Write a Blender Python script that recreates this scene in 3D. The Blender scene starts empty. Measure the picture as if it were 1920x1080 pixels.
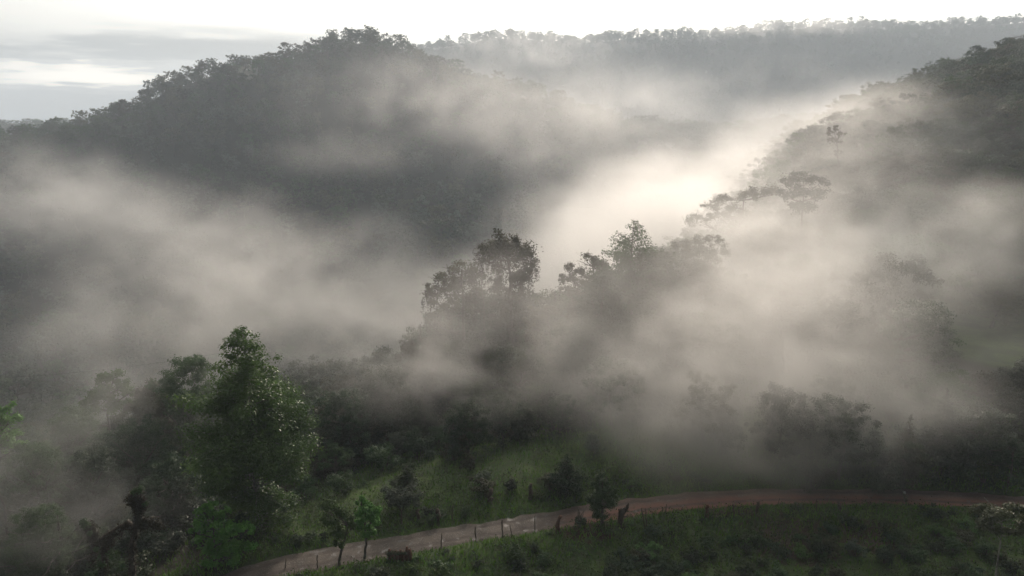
import bpy, math, random
import numpy as np
S = bpy.context.scene
R = math.radians
# ------------------------------------------------------------------ camera
CAM_H, PITCH, HFOV = 38.0, R(12.7), R(70.0)
FPX = 960.0 / math.tan(HFOV / 2)
cam = bpy.data.objects.new('camera', bpy.data.cameras.new('camera'))
S.collection.objects.link(cam); S.camera = cam
cam.location = (0, 0, CAM_H); cam.rotation_euler = (R(90) - PITCH, 0, 0)
cam.data.sensor_width = 36; cam.data.angle = HFOV
cam.data.clip_start = 0.5; cam.data.clip_end = 30000
# ------------------------------------------------------------------ world, sun, exposure
SUN_EL, SUN_AZ = R(24), R(10)            # azimuth measured from +Y (view direction) towards +X
W = bpy.data.worlds.new("World"); S.world = W; W.use_nodes = True
nt = W.node_tree; nt.nodes.clear()
def N(t, typ, **kw):
    n = t.nodes.new(typ)
    for k, v in kw.items(): setattr(n, k, v)
    return n
def math_n(t, op, a, b=None, c=None, clamp=False):
    n = N(t, 'ShaderNodeMath', operation=op, use_clamp=clamp)
    for i, v in enumerate((a, b, c)):
        if v is None: continue
        if hasattr(v, 'links'): t.links.new(v, n.inputs[i])
        else: n.inputs[i].default_value = v
    return n.outputs[0]
def maprange(t, v, a, b, c, d, smooth=True):
    n = N(t, 'ShaderNodeMapRange', interpolation_type='SMOOTHSTEP' if smooth else 'LINEAR')
    t.links.new(v, n.inputs['Value'])
    for nm, x in (('From Min', a), ('From Max', b), ('To Min', c), ('To Max', d)): n.inputs[nm].default_value = x
    return n.outputs['Result']
def mixcol(t, f, a, b):
    n = N(t, 'ShaderNodeMix', data_type='RGBA')
    for s, v in ((n.inputs[0], f), (n.inputs[6], a), (n.inputs[7], b)):
        if hasattr(v, 'links'): t.links.new(v, s)
        else: s.default_value = v if not isinstance(v, tuple) else (*v, 1)[:4]
    return n.outputs[2]
sky = N(nt, 'ShaderNodeTexSky', sky_type='NISHITA', sun_disc=False)
sky.sun_elevation = SUN_EL; sky.sun_rotation = SUN_AZ; sky.air_density = 1.2; sky.dust_density = 3.0; sky.ozone_density = 1.0
tc = N(nt, 'ShaderNodeTexCoord')
sep = N(nt, 'ShaderNodeSeparateXYZ'); nt.links.new(tc.outputs['Generated'], sep.inputs[0])
mp = N(nt, 'ShaderNodeMapping'); mp.inputs['Scale'].default_value = (3.0, 3.0, 26.0); mp.inputs['Location'].default_value = (1.3, 0.4, 0.2)
nt.links.new(tc.outputs['Generated'], mp.inputs[0])
nz = N(nt, 'ShaderNodeTexNoise'); nz.inputs['Scale'].default_value = 1.0; nz.inputs['Detail'].default_value = 5; nz.inputs['Roughness'].default_value = 0.55
nt.links.new(mp.outputs[0], nz.inputs['Vector'])
# cloud all round: thin and bright towards the sun, thick and grey overhead and behind; banded grey-blue cloud low over the valley
dt = N(nt, 'ShaderNodeVectorMath', operation='DOT_PRODUCT'); nt.links.new(tc.outputs['Generated'], dt.inputs[0])
dt.inputs[1].default_value = (math.cos(SUN_EL) * math.sin(SUN_AZ), math.cos(SUN_EL) * math.cos(SUN_AZ), math.sin(SUN_EL))
glow = math_n(nt, 'POWER', maprange(nt, dt.outputs['Value'], 0.2, 1.0, 0.0, 1.0, False), 1.5)
wob = math_n(nt, 'MULTIPLY', math_n(nt, 'SUBTRACT', nz.outputs['Fac'], .5), .06)
veil = maprange(nt, math_n(nt, 'ADD', sep.outputs['Z'], wob), 0.088, 0.125, 0.0, 1.0)
band = maprange(nt, nz.outputs['Fac'], 0.48, 0.58, 0.0, 1.0)
low = mixcol(nt, band, (7.3, 7.6, 7.8), (13.5, 13.3, 12.8))
n2 = N(nt, 'ShaderNodeTexNoise'); n2.inputs['Scale'].default_value = 5.0; n2.inputs['Detail'].default_value = 4
nt.links.new(mp.outputs[0], n2.inputs['Vector'])
wob = math_n(nt, 'ADD', math_n(nt, 'MULTIPLY', wob, .6), math_n(nt, 'MULTIPLY', math_n(nt, 'SUBTRACT', n2.outputs['Fac'], .5), .035))
gx = math_n(nt, 'DIVIDE', math_n(nt, 'ADD', sep.outputs['X'], .489), .085); gz_ = math_n(nt, 'DIVIDE', math_n(nt, 'SUBTRACT', math_n(nt, 'ADD', sep.outputs['Z'], wob), .057), .012)
gap = maprange(nt, math_n(nt, 'ADD', math_n(nt, 'MULTIPLY', gx, gx), math_n(nt, 'MULTIPLY', gz_, gz_)), 0.0, 1.5, 0.8, 0.0)   # the bright break in the cloud bank
low = mixcol(nt, gap, low, (44.0, 40.0, 34.0))
low = mixcol(nt, maprange(nt, dt.outputs['Value'], .84, .92, 0.0, 1.0), low, (26.0, 25.0, 23.0))
high = mixcol(nt, glow, (0.98, 1.0, 1.12), (38.0, 36.6, 33.5))
cloud = mixcol(nt, veil, low, high)
addn = N(nt, 'ShaderNodeMix', data_type='RGBA', blend_type='MIX'); addn.inputs[0].default_value = 0.85
nt.links.new(sky.outputs[0], addn.inputs[6]); nt.links.new(cloud, addn.inputs[7])
bg = N(nt, 'ShaderNodeBackground'); bg.inputs['Strength'].default_value = 0.07
nt.links.new(addn.outputs[2], bg.inputs['Color'])
wo = N(nt, 'ShaderNodeOutputWorld'); nt.links.new(bg.outputs[0], wo.inputs['Surface'])
sd = bpy.data.lights.new('sun', 'SUN'); sd.energy = 4.0; sd.angle = R(12); sd.color = (1.0, 0.873, 0.755)
sun = bpy.data.objects.new('sun', sd); S.collection.objects.link(sun)
sun.rotation_euler = (-(R(90) - SUN_EL), 0, -SUN_AZ)
S.view_settings.view_transform = 'Standard'; S.view_settings.look = 'None'
S.view_settings.exposure = 0.0; S.view_settings.gamma = 1.0; S.view_settings.use_curve_mapping = False
S.render.engine = 'CYCLES'
cy = S.cycles
cy.use_denoising = True
try: cy.denoiser = 'OPENIMAGEDENOISE'
except Exception: pass
cy.use_adaptive_sampling = True; cy.adaptive_threshold = 0.02
cy.max_bounces = 6; cy.diffuse_bounces = 2; cy.glossy_bounces = 1; cy.transmission_bounces = 3; cy.volume_bounces = 3
cy.transparent_max_bounces = 6; cy.volume_step_rate = 2.0; cy.volume_preview_step_rate = 2.0; cy.volume_max_steps = 256
cy.sample_clamp_indirect = 5; cy.sample_clamp_direct = 8; cy.caustics_reflective = False; cy.caustics_refractive = False
# ------------------------------------------------------------------ projection helpers (photo pixels 1920x1080 <-> metres)
CP, SP = math.cos(PITCH), math.sin(PITCH)
def ray(px, py):
    dx, dy = (px - 960) / FPX, (540 - py) / FPX
    return dx, CP + SP * dy, -SP + CP * dy
def atY(px, py, Y):
    x, y, z = ray(px, py); t = Y / y
    return np.array((x * t, Y, CAM_H + z * t))
def atZ(px, py, Z=0.0):
    x, y, z = ray(px, py); t = (Z - CAM_H) / z
    return np.array((x * t, y * t, Z))
def proj(x, y, z):
    z = z - CAM_H
    d = y * CP - z * SP; u = y * SP + z * CP
    d = np.maximum(d, 1e-3)
    return 960 + FPX * x / d, 540 - FPX * u / d, d
def mpp(Y, py=700): return math.sqrt(1 + 0.05) * Y / FPX      # metres per photo pixel at depth Y
# ------------------------------------------------------------------ numpy noise
_rs = np.random.RandomState(11)
_T = _rs.rand(256, 256)
def vnoise(x, y):
    xi, yi = np.floor(x).astype(int), np.floor(y).astype(int)
    fx, fy = x - xi, y - yi
    fx, fy = fx * fx * (3 - 2 * fx), fy * fy * (3 - 2 * fy)
    a, b = _T[xi & 255, yi & 255], _T[(xi + 1) & 255, yi & 255]
    c, d = _T[xi & 255, (yi + 1) & 255], _T[(xi + 1) & 255, (yi + 1) & 255]
    return (a * (1 - fx) + b * fx) * (1 - fy) + (c * (1 - fx) + d * fx) * fy
def fbm(x, y, o=4):
    s, a = 0, 0.5
    for i in range(o):
        s = s + a * vnoise(x * 2 ** i + 17 * i, y * 2 ** i + 31 * i); a *= 0.5
    return s / (1 - 0.5 ** o)
def sstep(v, a, b):
    t = np.clip((v - a) / (b - a), 0, 1); return t * t * (3 - 2 * t)
# ------------------------------------------------------------------ terrain
ROAD_PX = [(450, 1088), (515, 1064), (600, 1049), (700, 1031), (820, 1010), (940, 991), (1115, 962), (1220, 947), (1331, 936), (1440, 931),
           (1539, 931), (1700, 932), (1816, 937), (1930, 946)]
road_c = np.array([atZ(*p)[:2] for p in ROAD_PX])
road_c = np.vstack([[road_c[0] + (road_c[0] - road_c[1]) * 2.0], road_c, [road_c[-1] + (road_c[-1] - road_c[-2]) * 3]])
def resample(P, n):
    d = np.r_[0, np.cumsum(np.linalg.norm(np.diff(P, axis=0), axis=1))]
    t = np.linspace(0, d[-1], n)
    Q = np.c_[np.interp(t, d, P[:, 0]), np.interp(t, d, P[:, 1])]
    for _ in range(14): Q[1:-1] = (Q[:-2] + 2 * Q[1:-1] + Q[2:]) / 4
    return Q
road_p = resample(road_c, 160)
ROAD_HALF = 1.75
C = [(0, 25, -3), (40, 28, -2), (-40, 30, -5), (80, 35, 1), (-80, 30, -14), (0, 0, -6), (-60, -30, -12), (60, -30, -4), (0, -80, -10), (-20, 45, -1.5), (10, 50, -1), (40, 50, -1.2), (130, 60, 4),
     (-12, 72, 0.4), (0, 75, 1.2), (12, 78, 2.6), (25, 82, 3.6), (40, 84, 3.2), (60, 84, 2.2),
     (-25, 67, -1), (-33, 62, -2), (-45, 60, -6), (-55, 72, -11), (-72, 60, -15), (-35, 52, -3),
     (-20, 90, -6), (-5, 95, -5), (10, 100, -2), (-40, 95, -14), (-58, 100, -16), (-90, 110, -29),
     (-10, 120, -9), (0, 125, -8), (22, 118, -4), (40, 120, -1), (60, 110, 1), (91, 120, -1), (104, 150, -1), (120, 150, 2), (115, 120, 2), (85, 85, 0.5),
     (68, 170, 0), (50, 190, -8), (40, 240, -30), (90, 230, 6), (122, 235, 13), (128, 300, 22), (100, 300, 5), (189, 320, 40), (197, 290, 43), (260, 320, 62), (150, 200, 12), (180, 240, 26),
     (200, 200, 24), (200, 140, 14), (150, 400, 20), (220, 420, 45), (0, 180, -32), (-30, 160, -34), (-60, 180, -50), (-120, 200, -62), (-220, 200, -62), (0, 250, -60), (-100, 300, -76), (-250, 300, -76), (-400, 300, -80),
     (60, 330, -45), (30, 400, -62), (120, 430, -15), (-87, 450, -55), (-319, 480, -62), (0, 480, -56), (-200, 480, -60), (-450, 450, -60), (-150, 600, 2), (-300, 600, -5), (-390, 610, 8),
     (-480, 610, 2), (-600, 620, 2), (-355, 690, 30), (-436, 760, 27), (-408, 762, 36), (-392, 785, 48), (-480, 760, 15), (-560, 760, 10), (-374, 805, 62), (-480, 850, 8), (-420, 880, 22), (-325, 810, 82), (-285, 860, 92), (-251, 900, 101), (-215, 905, 116), (-190, 905, 127), (-155, 905, 127), (-128, 905, 116), (-100, 900, 102), (24, 850, 62), (0, 700, 6), (60, 600, -36), (138, 800, 2), (276, 900, 16), (250, 700, -10),
     (150, 600, -35), (420, 700, 40), (350, 450, 72), (-250, 1100, 80), (-100, 1100, 60), (100, 1100, 20), (400, 1200, 40), (-500, 1100, 20), (-900, 900, -20), (-900, 500, -40), (-700, 200, -60), (700, 600, 60), (700, 1000, 50), (500, 200, 70), (500, -100, 20), (-500, -100, -40)]
for k in range(0, 160, 8):
    C.append((*road_p[k], 0.0))
C = np.array(C, float)
def _U(r2): return 0.5 * r2 * np.log(r2 + 1e-6)
_n = len(C)
_K = _U(((C[:, None, :2] - C[None, :, :2]) ** 2).sum(-1)) + np.eye(_n) * 30.0
_P = np.c_[np.ones(_n), C[:, :2]]
_A = np.zeros((_n + 3, _n + 3)); _A[:_n, :_n] = _K; _A[:_n, _n:] = _P; _A[_n:, :_n] = _P.T
_w = np.linalg.solve(_A, np.r_[C[:, 2], 0, 0, 0])
FAR_X = [-3000, -1500, -800, -550, -400, -250, -83, 120, 300, 471, 700, 900, 1100, 1326, 1800, 3000]
FAR_Z = [10, 10, 30, 110, 170, 215, 238, 238, 243, 255, 268, 276, 277, 292, 300, 300]
def road_dist(x, y):
    d = np.full(x.shape, 1e9)
    for k in range(0, 159):
        a, b = road_p[k], road_p[k + 1]; ab = b - a
        t = np.clip(((x - a[0]) * ab[0] + (y - a[1]) * ab[1]) / (ab @ ab), 0, 1)
        d = np.minimum(d, np.hypot(x - a[0] - t * ab[0], y - a[1] - t * ab[1]))
    return d
def ground_z(x, y):
    x = np.atleast_1d(np.asarray(x, float)); y = np.atleast_1d(np.asarray(y, float))
    out = np.empty(x.shape)
    for s in range(0, x.size, 20000):
        X, Y = x.ravel()[s:s + 20000], y.ravel()[s:s + 20000]
        cx, cy_ = np.clip(X, -900, 700), np.clip(Y, -100, 1200)
        z = _w[_n] + _w[_n + 1] * cx + _w[_n + 2] * cy_ + _U((cx[:, None] - C[None, :, 0]) ** 2 + (cy_[:, None] - C[None, :, 1]) ** 2) @ _w[:_n]
        r = np.hypot(X, Y)
        far = sstep(r, 1000, 1350)
        base = 15 + 10 * (fbm(X / 300, Y / 300) - .5)
        zf = np.interp(X, FAR_X, FAR_Z) + 44 * (fbm(X / 170 + 3, X * 0 + Y / 400, 5) - .5)
        prof = sstep(Y, 1250, 2000) * (1 - sstep(Y, 2050, 3200))
        zz = base * (1 - prof) + zf * prof
        zz = zz + 16 * np.exp(-((X + 2080) / 700) ** 2 - ((Y - 3100) / 400) ** 2)
        z = z * (1 - far) + zz * far
        z = z + (fbm(X / 60, Y / 60, 3) - .5) * 14 * sstep(r, 220, 420) + (fbm(X / 9, Y / 9, 3) - .5) * 1.0 * sstep(r, 40, 120)
        nr = (r < 160)
        if nr.any():
            rd = road_dist(X[nr], Y[nr])
            w = 1 - sstep(rd, 2.0, 6.5)
            zz2 = z[nr] + (fbm(X[nr] / 2.3, Y[nr] / 2.3, 3) - .5) * 0.55 * sstep(rd, 1.9, 4.0)
            verge = 0.30 * sstep(rd, 1.8, 2.7) * (1 - sstep(rd, 3.5, 7))
            z[nr] = zz2 * (1 - w) + w * (0.0) + verge
        out.ravel()[s:s + 20000] = z
    return out
def gz(x, y): return float(ground_z(x, y)[0])
# ------------------------------------------------------------------ mesh helpers
def mesh_from(name, V, F, mat, smooth=False):
    me = bpy.data.meshes.new(name)
    V = np.asarray(V, np.float32); F = np.asarray(F, np.int32)
    me.vertices.add(len(V)); me.vertices.foreach_set('co', V.ravel())
    me.loops.add(F.size); me.loops.foreach_set('vertex_index', F.ravel())
    me.polygons.add(len(F)); k = F.shape[1]
    me.polygons.foreach_set('loop_start', np.arange(0, F.size, k, dtype=np.int32))
    me.polygons.foreach_set('loop_total', np.full(len(F), k, np.int32))
    if smooth: me.polygons.foreach_set('use_smooth', np.ones(len(F), bool))
    me.update(calc_edges=True); me.validate()
    if mat: me.materials.append(mat)
    return me
class MB:
    def __init__(s): s.V, s.F, s.n = [], [], 0
    def add(s, V, F):
        s.V.append(np.asarray(V, float)); s.F.append(np.asarray(F, int) + s.n); s.n += len(V)
    def tube(s, P, r, sides=6):
        P = np.asarray(P, float); n = len(P); r = np.broadcast_to(np.asarray(r, float), (n,))
        T = np.gradient(P, axis=0); T /= np.linalg.norm(T, axis=1)[:, None] + 1e-9
        ref = np.where(np.abs(T[:, 2:3]) > 0.9, [[1., 0, 0]], [[0, 0, 1.]])
        A = np.cross(T, ref); A /= np.linalg.norm(A, axis=1)[:, None] + 1e-9
        B = np.cross(T, A)
        for i in range(1, n):
            a = A[i - 1] - T[i] * (A[i - 1] @ T[i]); a /= np.linalg.norm(a) + 1e-9
            A[i] = a; B[i] = np.cross(T[i], a)
        th = np.linspace(0, 2 * np.pi, sides, endpoint=False)
        V = (P[:, None] + r[:, None, None] * (np.cos(th)[None, :, None] * A[:, None] + np.sin(th)[None, :, None] * B[:, None])).reshape(-1, 3)
        F = [(i * sides + j, i * sides + (j + 1) % sides, (i + 1) * sides + (j + 1) % sides, (i + 1) * sides + j) for i in range(n - 1) for j in range(sides)]
        c = len(V); V = np.vstack([V, P[-1:], P[-1:] + 1e-4])
        F += [((n - 1) * sides + j, (n - 1) * sides + (j + 1) % sides, c, c) for j in range(0)]
        cap = n - 1
        for j in range(0, sides - 2, 2): F.append((cap * sides, cap * sides + j + 1, cap * sides + j + 2, cap * sides + (j + 3) % sides))
        s.add(V[:c], F)
    def leaves(s, c, nrm, size, rng, aspect=0.55):
        c = np.asarray(c, float); n = len(c)
        if n == 0: return
        nrm = nrm / (np.linalg.norm(nrm, axis=1)[:, None] + 1e-9)
        t = rng.randn(n, 3); t -= nrm * (t * nrm).sum(1)[:, None]; t /= np.linalg.norm(t, axis=1)[:, None] + 1e-9
        b = np.cross(nrm, t)
        sz = (np.asarray(size) * (0.6 + 0.8 * rng.rand(n)))[:, None]
        dr = nrm * sz * (0.18 * rng.rand(n, 1))
        V = np.stack([c - t * sz * .5, c + b * sz * .5 * aspect + dr, c + t * sz * .5, c - b * sz * .5 * aspect + dr], 1).reshape(-1, 3)
        s.add(V, np.arange(4 * n).reshape(-1, 4))
    def clump(s, c, rad, n, leaf, rng, top=0.35, aspect=0.55):
        """leaves through an ellipsoid, most of them near its skin and its upper side"""
        n = int(n)
        if n < 1: return
        d = rng.randn(n, 3); d /= np.linalg.norm(d, axis=1)[:, None]
        low = (d[:, 2] < 0) & (rng.rand(n) < top); d[low, 2] *= -1
        rr = (rng.rand(n) ** 0.5)[:, None] * (0.85 + 0.15 * np.sin(d[:, :1] * 5 + d[:, 1:2] * 7 + rng.rand() * 6))
        p = np.asarray(c) + d * rr * np.asarray(rad)
        nr = d * 0.7 + np.array([0, 0, 0.6]) + rng.randn(n, 3) * 0.55
        s.leaves(p, nr, leaf, rng, aspect)
    def build(s, name, mat, parent=None, smooth=False, loc=None):
        me = mesh_from(name, np.vstack(s.V), np.vstack(s.F), mat, smooth)
        return link(name, me, parent, loc)
def link(name, data, parent=None, loc=None):
    o = bpy.data.objects.new(name, data); S.collection.objects.link(o)
    if parent: o.parent = parent
    if loc is not None: o.location = loc
    return o
def tag(o, label=None, cat=None, group=None, kind=None):
    for k, v in (('label', label), ('category', cat), ('group', group), ('kind', kind)):
        if v: o[k] = v
    return o
def thing(name, label, cat, loc, rz=0, group=None):
    o = link(name, None, None, loc); o.rotation_euler = (0, 0, rz); o.empty_display_size = 0.3
    return tag(o, label, cat, group)
# ------------------------------------------------------------------ materials
def new_mat(name):
    m = bpy.data.materials.new(name); m.use_nodes = True; m.node_tree.nodes.clear(); return m
def foliage(name, a, b, c=None, trans=0.32, rough=0.5, spec=0.2, scale=0.35):
    m = new_mat(name); t = m.node_tree
    co = N(t, 'ShaderNodeTexCoord'); oi = N(t, 'ShaderNodeObjectInfo'); ge = N(t, 'ShaderNodeNewGeometry')
    n1 = N(t, 'ShaderNodeTexNoise'); n1.inputs['Scale'].default_value = scale; n1.inputs['Detail'].default_value = 3
    t.links.new(co.outputs['Object'], n1.inputs['Vector'])
    f = maprange(t, n1.outputs['Fac'], 0.35, 0.65, 0, 1)
    col = mixcol(t, f, a, b)
    rnd = math_n(t, 'MULTIPLY', ge.outputs['Random Per Island'], 0.6)
    col = mixcol(t, rnd, col, c or tuple(0.5 * (x + y) * 1.25 for x, y in zip(a, b)))
    hs = N(t, 'ShaderNodeHueSaturation'); t.links.new(col, hs.inputs['Color'])
    t.links.new(maprange(t, oi.outputs['Random'], 0, 1, 0.48, 0.53, False), hs.inputs['Hue'])
    t.links.new(maprange(t, oi.outputs['Random'], 0, 1, 0.7, 1.35, False), hs.inputs['Value'])
    p = N(t, 'ShaderNodeBsdfPrincipled'); p.inputs['Roughness'].default_value = rough; p.inputs['Specular IOR Level'].default_value = spec
    t.links.new(hs.outputs[0], p.inputs['Base Color'])
    tr = N(t, 'ShaderNodeBsdfTranslucent'); t.links.new(hs.outputs[0], tr.inputs['Color'])
    mx = N(t, 'ShaderNodeMixShader'); mx.inputs[0].default_value = trans
    t.links.new(p.outputs[0], mx.inputs[1]); t.links.new(tr.outputs[0], mx.inputs[2])
    o = N(t, 'ShaderNodeOutputMaterial'); t.links.new(mx.outputs[0], o.inputs['Surface'])
    return m
def rough_mat(name, a, b, scale=6, rough=0.85, bump=0.3, stretch=(1, 1, 1)):
    m = new_mat(name); t = m.node_tree
    co = N(t, 'ShaderNodeTexCoord'); mpn = N(t, 'ShaderNodeMapping'); mpn.inputs['Scale'].default_value = stretch
    t.links.new(co.outputs['Object'], mpn.inputs[0])
    n1 = N(t, 'ShaderNodeTexNoise'); n1.inputs['Scale'].default_value = scale; n1.inputs['Detail'].default_value = 5
    t.links.new(mpn.outputs[0], n1.inputs['Vector'])
    p = N(t, 'ShaderNodeBsdfPrincipled'); p.inputs['Roughness'].default_value = rough
    t.links.new(mixcol(t, maprange(t, n1.outputs['Fac'], 0.35, 0.65, 0, 1), a, b), p.inputs['Base Color'])
    bp = N(t, 'ShaderNodeBump'); bp.inputs['Strength'].default_value = bump; bp.inputs['Distance'].default_value = 0.05
    t.links.new(n1.outputs['Fac'], bp.inputs['Height']); t.links.new(bp.outputs[0], p.inputs['Normal'])
    o = N(t, 'ShaderNodeOutputMaterial'); t.links.new(p.outputs[0], o.inputs['Surface'])
    return m
M = dict(
    dark=foliage('foliage_dark', (.022, .040, .018), (.040, .062, .024)),
    mid=foliage('foliage_mid', (.035, .062, .020), (.060, .092, .030)),
    light=foliage('foliage_light', (.055, .105, .022), (.090, .140, .034)),
    olive=foliage('foliage_olive', (.050, .055, .028), (.078, .080, .036)),
    grey=foliage('foliage_grey', (.050, .068, .045), (.085, .105, .068)),
    glossy=foliage('foliage_glossy', (.028, .050, .022), (.050, .078, .030), rough=0.40, spec=0.5),
    moss=foliage('hanging_moss', (.020, .015, .009), (.040, .030, .016), trans=0.2),
    grass=foliage('grass', (.062, .145, .012), (.112, .215, .022), (.125, .140, .045), scale=0.45),
    alder=foliage('alder_foliage', (.050, .085, .018), (.088, .132, .028), trans=.40, rough=.42, spec=.4),
    bright=foliage('bright_foliage', (.075, .150, .022), (.120, .200, .036), trans=.4),
    weeds=foliage('weeds', (.030, .058, .020), (.060, .092, .026), (.075, .066, .032), scale=0.3),
    bark=rough_mat('bark', (.045, .036, .028), (.11, .095, .075), 5, stretch=(3, 3, .6)),
    palebark=rough_mat('pale_bark', (.12, .11, .095), (.32, .30, .26), 4, stretch=(2, 2, .8)),
    post=rough_mat('weathered_post', (.045, .032, .022), (.11, .085, .06), 7, stretch=(4, 4, .5)),
    redpost=rough_mat('reddish_post', (.07, .03, .018), (.14, .065, .035), 7, stretch=(4, 4, .5)),
    paint=rough_mat('pale_paint', (.22, .22, .21), (.36, .36, .34), 9, 0.6, 0.1),
    cable=rough_mat('cable', (.02, .02, .02), (.04, .04, .04), 3, 0.6, 0.0),
)
def ground_mat():
    m = new_mat('ground_cover'); t = m.node_tree
    ge = N(t, 'ShaderNodeNewGeometry')
    def noise(sc, d=4, r=0.6):
        n = N(t, 'ShaderNodeTexNoise'); n.inputs['Scale'].default_value = sc; n.inputs['Detail'].default_value = d; n.inputs['Roughness'].default_value = r
        t.links.new(ge.outputs['Position'], n.inputs['Vector']); return n.outputs['Fac']
    a = mixcol(t, maprange(t, noise(.25), .4, .6, 0, 1), (.030, .055, .016), (.060, .095, .024))
    a = mixcol(t, maprange(t, noise(1.7), .45, .65, 0, .8), a, (.038, .040, .020))
    a = mixcol(t, maprange(t, noise(6, 5), .5, .7, 0, .6), a, (.085, .12, .035))
    # leaf litter under the forest, grass only on the road banks and in the clearing
    sy = N(t, 'ShaderNodeSeparateXYZ'); t.links.new(ge.outputs['Position'], sy.inputs[0])
    lit = maprange(t, math_n(t, 'ADD', sy.outputs['Y'], math_n(t, 'MULTIPLY', noise(.12), 16)), 88, 97, 0, 1)
    lit = math_n(t, 'MAXIMUM', lit, maprange(t, math_n(t, 'ADD', sy.outputs['X'], math_n(t, 'MULTIPLY', noise(.15), 8)), -24, -18, 1, 0))
    dx_ = math_n(t, 'DIVIDE', math_n(t, 'SUBTRACT', sy.outputs['X'], 96), 24); dy_ = math_n(t, 'DIVIDE', math_n(t, 'SUBTRACT', sy.outputs['Y'], 132), 30)
    clr = maprange(t, math_n(t, 'ADD', math_n(t, 'MULTIPLY', dx_, dx_), math_n(t, 'MULTIPLY', dy_, dy_)), .8, 1.2, 0, 1)
    a = mixcol(t, math_n(t, 'MULTIPLY', lit, clr), a, mixcol(t, noise(1.2), (.016, .014, .009), (.035, .032, .018)))
    # bare brown soil patches, each at its own place with a ragged edge
    def patch(col, cx, cy_, rx, ry, amt, base):
        sb = N(t, 'ShaderNodeVectorMath', operation='SUBTRACT'); t.links.new(ge.outputs['Position'], sb.inputs[0]); sb.inputs[1].default_value = (cx, cy_, 0)
        ml = N(t, 'ShaderNodeVectorMath', operation='MULTIPLY'); t.links.new(sb.outputs[0], ml.inputs[0]); ml.inputs[1].default_value = (1 / rx, 1 / ry, 0)
        ln = N(t, 'ShaderNodeVectorMath', operation='LENGTH'); t.links.new(ml.outputs[0], ln.inputs[0])
        e = math_n(t, 'ADD', ln.outputs['Value'], math_n(t, 'MULTIPLY', math_n(t, 'SUBTRACT', noise(.8, 4), .5), 2.2))
        return mixcol(t, maprange(t, e, .7, 1.1, amt, 0), base, col)
    q = atZ(1090, 1005, -.6); a = patch((.045, .022, .015), q[0], q[1], 3.2, 2.0, .9, a)
    q = atZ(1490, 1010, -.8); a = patch((.065, .045, .034), q[0], q[1], 4.5, 3.4, .9, a)
    q = atZ(1640, 1010, -.8); a = patch((.050, .028, .022), q[0], q[1], 3.5, 2.4, .8, a)
    q = atZ(1370, 960, 0); a = patch((.060, .040, .030), q[0], q[1], 2.6, 1.3, .8, a)
    p = N(t, 'ShaderNodeBsdfPrincipled'); p.inputs['Roughness'].default_value = 0.9; p.inputs['Specular IOR Level'].default_value = 0.2
    t.links.new(a, p.inputs['Base Color'])
    bp = N(t, 'ShaderNodeBump'); bp.inputs['Strength'].default_value = 0.7; bp.inputs['Distance'].default_value = 0.15
    t.links.new(noise(3.5, 5), bp.inputs['Height']); t.links.new(bp.outputs[0], p.inputs['Normal'])
    o = N(t, 'ShaderNodeOutputMaterial'); t.links.new(p.outputs[0], o.inputs['Surface'])
    return m
def road_mat():
    m = new_mat('gravel_road'); t = m.node_tree
    ge = N(t, 'ShaderNodeNewGeometry'); uv = N(t, 'ShaderNodeUVMap', uv_map='UVMap')
    su = N(t, 'ShaderNodeSeparateXYZ'); t.links.new(uv.outputs[0], su.inputs[0])
    sx = N(t, 'ShaderNodeSeparateXYZ'); t.links.new(ge.outputs['Position'], sx.inputs[0])
    def noise(sc, d=4, r=0.6):
        n = N(t, 'ShaderNodeTexNoise'); n.inputs['Scale'].default_value = sc; n.inputs['Detail'].default_value = d; n.inputs['Roughness'].default_value = r
        t.links.new(ge.outputs['Position'], n.inputs['Vector']); return n.outputs['Fac']
    a = mixcol(t, maprange(t, noise(.5), .35, .65, 0, 1), (.060, .047, .038), (.098, .078, .062))
    a = mixcol(t, maprange(t, noise(7, 6, .7), .52, .70, 0, .9), a, (.21, .185, .16))
    red = math_n(t, 'MULTIPLY', maprange(t, sx.outputs['X'], 2, 9, 0, 1), maprange(t, math_n(t, 'ADD', su.outputs['Y'], math_n(t, 'MULTIPLY', noise(.7), .5)), .55, .95, 1, 0.25))
    a = mixcol(t, math_n(t, 'MULTIPLY', red, .85), a, (.175, .078, .052))
    # worn wheel tracks and a weedy centre
    tr = math_n(t, 'ABSOLUTE', math_n(t, 'SUBTRACT', math_n(t, 'ABSOLUTE', math_n(t, 'SUBTRACT', su.outputs['Y'], .5)), .23))
    a = mixcol(t, math_n(t, 'MULTIPLY', maprange(t, tr, .03, .11, .85, 0), maprange(t, noise(.35), .35, .6, .3, 1)), a, (.055, .040, .032))
    damp = maprange(t, noise(1.1, 3), .56, .68, 0, 1)
    a = mixcol(t, math_n(t, 'MULTIPLY', damp, .55), a, (.035, .027, .022))
    a = mixcol(t, maprange(t, noise(16, 3), .66, .72, 0, .8), a, (.26, .235, .21))
    p = N(t, 'ShaderNodeBsdfPrincipled'); t.links.new(maprange(t, damp, 0, 1, .9, .5), p.inputs['Roughness'])
    t.links.new(a, p.inputs['Base Color'])
    bp = N(t, 'ShaderNodeBump'); bp.inputs['Strength'].default_value = 0.8; bp.inputs['Distance'].default_value = 0.05
    t.links.new(noise(8, 5), bp.inputs['Height']); t.links.new(bp.outputs[0], p.inputs['Normal'])
    o = N(t, 'ShaderNodeOutputMaterial'); t.links.new(p.outputs[0], o.inputs['Surface'])
    return m
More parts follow.
